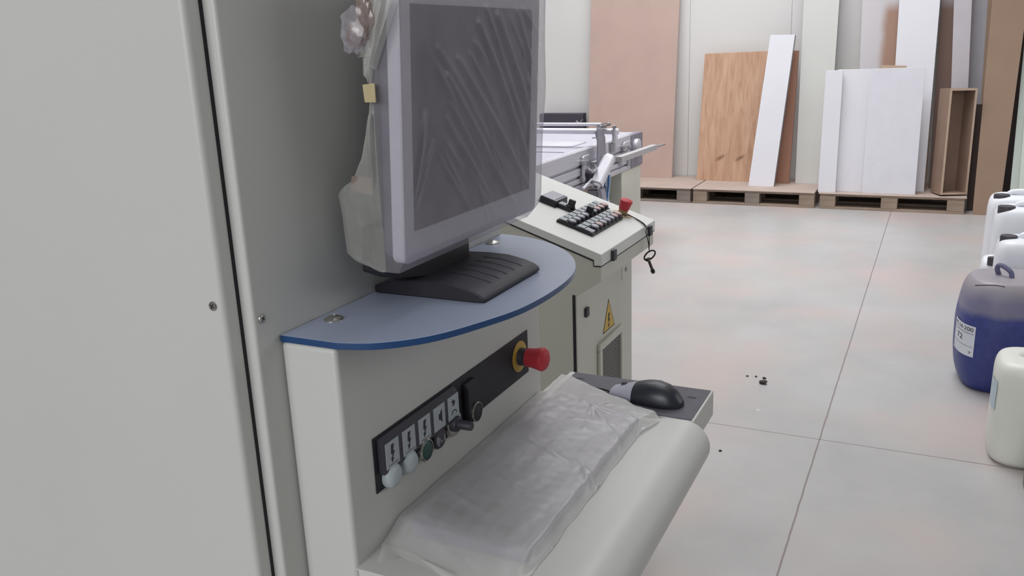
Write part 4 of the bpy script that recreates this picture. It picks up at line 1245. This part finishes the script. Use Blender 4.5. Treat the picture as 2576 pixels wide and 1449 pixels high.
# ------------------------------------------------------------------ canisters
def superring(w, d, z, e=3.2, n=40, cx_=0, cy_=0):
    out = []
    for k in range(n):
        a = 2 * math.pi * k / n + math.pi / n
        c, s = math.cos(a), math.sin(a)
        out.append(Vector((cx_ + math.copysign(abs(c) ** (2 / e), c) * w / 2, cy_ + math.copysign(abs(s) ** (2 / e), s) * d / 2, z)))
    return out
def canister(name, cx_, cy_, w, d, h, rot, mt, label, group, cap_at=(-.36, -.1), capr=.045, e=4.2, style='white', parts=True):
    t = thing(name, (cx_, cy_, 0), label, 'canister', group)
    T = Matrix.Translation((cx_, cy_, 0)) @ Matrix.Rotation(R(rot), 4, 'Z')
    m = MB(); m.T = T
    if style == 'blue':
        prof = [(0, .78, .78), (.012, .84, .84), (.06, .93, .93), (.14, .985, .985), (.22, 1, 1), (.58 * h, 1.0, 1.0), (.70 * h, .975, .975), (.82 * h, .93, .93), (.90 * h, .88, .87), (.955 * h, .81, .79), (.985 * h, .70, .68), (.992 * h, .3, .3)]
    else:
        prof = [(0, .86, .84), (.006, .91, .89), (.020, .96, .95), (.05, .99, .985), (.10, 1, 1), (.50 * h, .995, .99), (.74 * h, .99, .985), (.83 * h, .985, .97), (.90 * h, .96, .94), (.945 * h, .91, .88), (.972 * h, .82, .78), (.985 * h, .62, .60), (.982 * h, .3, .3)]
    zs = spline([Vector(p) for p in prof], 3)
    m.loft([superring(w * p[1], d * p[2], max(0, p[0]), e) for p in zs])
    m.build('canister_body', mt, t, smooth=60)
    hm = MB(); hm.T = T
    if style == 'blue':
        pts = [(-.045, .02, .975 * h), (-.060, .005, 1.05 * h), (-.052, -.01, 1.085 * h), (-.028, -.03, 1.065 * h), (-.012, -.04, 1.03 * h), (-.008, -.04, .975 * h)]
        hm.tube(spline(pts, 5), .0105, 10)
        hm.build('handle', mat('dusty_blue_handle', (112, 112, 142), .7, (92, 92, 124), 40), t, smooth=60)
    else:
        pts = [(-w * .20, 0, .965 * h), (-w * .16, 0, 1.0 * h), (-w * .06, 0, 1.015 * h), (w * .14, 0, 1.015 * h), (w * .24, 0, 1.0 * h), (w * .28, 0, .965 * h)]
        hm.tube(spline(pts, 5), .016, 10)
        hm.build('handle', mt, t, smooth=60)
    if parts:
        q = T @ Vector((cap_at[0] * w, cap_at[1] * d, 0))
        cm = MB()
        cm.lathe((q.x, q.y, .930 * h), (0, 0, 1), [(capr, 0), (capr, .036), (capr * .94, .042), (capr * .5, .043)], 26)
        cm.build('cap', M['cap'], t, smooth=40)
    return t, T
G = 'white canisters standing behind the blue one'
canister('white_canister', .475, 5.92, .34, .30, .600, 0, M['canister'], 'tall white canister with black cap, farthest back by the brown sheet', G, cap_at=(-.30, -.22), capr=.044)
canister('white_canister', .490, 5.52, .34, .28, .600, 0, M['canister'], 'white canister with black cap, second from the back at right edge', G, cap_at=(-.33, -.22), capr=.044)
canister('white_canister', .462, 4.73, .33, .27, .585, 0, M['canister'], 'large white canister right behind the blue one', G, cap_at=(-.34, -.05), capr=.038)
canister('white_canister', .358, 5.06, .20, .22, .400, 0, M['canister'], 'small white canister tip showing left of the large white one', G, cap_at=(-.26, -.38), capr=.022)

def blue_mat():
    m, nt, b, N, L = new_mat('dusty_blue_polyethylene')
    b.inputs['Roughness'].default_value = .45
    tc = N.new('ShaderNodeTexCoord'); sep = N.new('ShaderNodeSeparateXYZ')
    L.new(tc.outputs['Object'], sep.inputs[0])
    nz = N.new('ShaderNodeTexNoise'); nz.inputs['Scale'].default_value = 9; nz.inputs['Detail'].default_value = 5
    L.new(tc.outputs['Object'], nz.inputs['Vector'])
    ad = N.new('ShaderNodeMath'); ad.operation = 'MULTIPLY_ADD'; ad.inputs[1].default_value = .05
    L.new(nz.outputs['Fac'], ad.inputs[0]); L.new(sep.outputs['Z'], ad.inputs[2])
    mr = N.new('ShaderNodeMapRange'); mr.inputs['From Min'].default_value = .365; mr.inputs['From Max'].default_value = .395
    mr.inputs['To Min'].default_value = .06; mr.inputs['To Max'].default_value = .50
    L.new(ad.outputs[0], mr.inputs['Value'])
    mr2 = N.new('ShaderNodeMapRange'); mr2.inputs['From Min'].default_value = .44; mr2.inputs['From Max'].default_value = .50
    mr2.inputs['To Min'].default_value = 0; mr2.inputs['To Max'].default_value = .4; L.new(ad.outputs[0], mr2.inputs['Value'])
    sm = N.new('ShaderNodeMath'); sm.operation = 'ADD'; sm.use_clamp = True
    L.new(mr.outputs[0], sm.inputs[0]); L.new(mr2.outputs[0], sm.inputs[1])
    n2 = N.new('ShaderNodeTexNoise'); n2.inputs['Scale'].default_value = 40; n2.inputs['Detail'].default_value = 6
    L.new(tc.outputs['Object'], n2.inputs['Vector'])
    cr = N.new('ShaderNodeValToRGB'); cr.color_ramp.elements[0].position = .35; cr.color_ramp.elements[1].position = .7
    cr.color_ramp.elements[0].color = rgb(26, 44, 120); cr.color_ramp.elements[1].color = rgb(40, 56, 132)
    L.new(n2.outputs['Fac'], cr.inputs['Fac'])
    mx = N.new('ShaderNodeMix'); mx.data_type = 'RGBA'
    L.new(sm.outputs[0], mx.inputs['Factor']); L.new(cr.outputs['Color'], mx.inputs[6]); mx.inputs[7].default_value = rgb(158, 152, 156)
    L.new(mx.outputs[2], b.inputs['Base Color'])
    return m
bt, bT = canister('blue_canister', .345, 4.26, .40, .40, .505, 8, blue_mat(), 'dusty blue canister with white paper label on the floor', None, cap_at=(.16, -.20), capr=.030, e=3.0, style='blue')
MB().tube([atZ(2453, 718, .503), atZ(2480, 717.5, .5045), atZ(2508, 718, .5045), atZ(2528, 722, .503)], .0022, 6).build('top_groove', M['matt_black'], bt)
# paper label on the blue canister, wrapped on its left face
def wrap_label(parent, corners_px, Yg, cx_, cy_, mt, name, off=.003, T=None):
    pass
def canister_hit(px, py, cx_, cy_, r):
    """sight line met with the upright round side of a canister"""
    rr = _ray(px, py); ox, oy = -cx_, -cy_
    a = rr.x ** 2 + rr.y ** 2; b = 2 * (ox * rr.x + oy * rr.y); c = ox * ox + oy * oy - r * r
    D = b * b - 4 * a * c
    if D < 0: D = 0
    t = (-b - math.sqrt(D)) / (2 * a)
    return CAM + rr * t
lc = (.345, 4.26)
RL = .2045
LBL = [(2416, 800), (2453, 822), (2446, 902), (2405, 882)]
H_ = [canister_hit(x, y, *lc, RL) for x, y in LBL]
ang = [math.atan2(p.y - lc[1], p.x - lc[0]) for p in H_]
print('label angles', [math.degrees(a) for a in ang], [p.z for p in H_])
def lab_pt(s, t, off=0):
    """s: 0 left .. 1 right, t: 0 bottom .. 1 top"""
    aR = R(236); aL = R(189)
    a = aL + (aR - aL) * s
    zt = .304 ; zb2 = .164
    z = zb2 + (zt - zb2) * t
    # superellipse side radius in that direction, canister turned by 8 degrees
    a2 = a - R(8)
    e = 3.0
    f_ = 1.0
    rad = .2 * f_ / ((abs(math.cos(a2)) ** e + abs(math.sin(a2)) ** e) ** (1 / e))
    rad += .0015 + off
    return Vector((lc[0] + rad * math.cos(a), lc[1] + rad * math.sin(a), z))
lb = MB()
lb.grid([[lab_pt(s / 14, t / 6) for s in range(15)] for t in range(7)])
lo = lb.build('paper_label', M['paper'], bt, smooth=60)
tx = MB()
def ink_line(s0, s1, t, w, rowsn=6):
    tx.grid([[lab_pt(s0 + (s1 - s0) * k / rowsn, t + d, .0010) for k in range(rowsn + 1)] for d in (-w, w)])
def ink_text(txt, s0, s1, t, size):
    me = text_mesh(txt, size, 0)
    xs_ = [v.co.x for v in me.vertices]; x0_, x1_ = min(xs_), max(xs_)
    for v in me.vertices:
        s = s0 + (s1 - s0) * (v.co.x - x0_) / (x1_ - x0_)
        v.co = lab_pt(s, t + v.co.y / .142, .0012)
    tx.bm.from_mesh(me); bpy.data.meshes.remove(me)
ink_text('PY-14-200', .10, .95, .87, .026)
ink_line(.05, .97, .74, .007)
ink_text('T2', .30, .62, .54, .034)
ink_line(.05, .97, .32, .005)
ink_text('2', .06, .14, .12, .018); ink_text('7', .86, .94, .12, .016)
tx.build('printed_lettering', M['ink'], lo, keep=True)
# strap line on blue top
# near white canister
ct, cT = canister('white_canister', .402, 3.485, .285, .29, .400, 0, M['canister_near'], 'milky white canister nearest the camera at the right edge', None, cap_at=(.30, .15), capr=.03, e=3.4)
m = MB()
cx2, cy2 = .402, 3.485
def near_pt(s, t):
    a = R(186 + 30 * s); e = 3.4
    rad = 1 / ((abs(math.cos(a) / .1425) ** e + abs(math.sin(a) / .145) ** e) ** (1 / e)) + .0012
    return (cx2 + rad * math.cos(a), cy2 + rad * math.sin(a), .205 + .11 * t)
m.grid([[near_pt(s / 8, t / 5) for s in range(9)] for t in range(6)])
m.build('faded_label', M['bluefade'], ct, smooth=60)
# crate at the very edge
cr_ = MB()
cr_.box(.372, .70, 2.98, 3.245, 0, .172)
o = cr_.build('crate', M['crate'], bevel=.004)
tag(o, 'grey brown crate edge on the floor before the near white canister', 'crate')

# ------------------------------------------------------------------ crumbs on the floor
random.seed(3)
for i, (x, y, s, lab) in enumerate(((1920, 965, .019, 'largest dark crumb on the floor beyond the mouse'), (1922, 953, .009, 'small dark crumb just behind the largest one'),
                                    (1902, 948, .006, 'tiny dark crumb second from the left on the floor'), (1880, 947, .006, 'tiny dark crumb leftmost of the crumbs'),
                                    (1812, 1135, .006, 'tiny dark speck on the floor near the palm rest end'))):
    p = atZ(x, y, 0)
    b_ = MB(); bmesh.ops.create_icosphere(b_.bm, subdivisions=2, radius=1)
    for v in b_.bm.verts:
        n = v.co.normalized(); k = 1 + .5 * noise.noise(n * 2 + Vector((i * 3, 0, 0)))
        v.co = Vector((p.x + n.x * s * k, p.y + n.y * s * .8 * k, max(0, s * .45 + n.z * s * .5 * k)))
    o = b_.build('floor_crumb', M['debris'])
    tag(o, lab, 'debris', 'dark crumbs on the concrete floor')
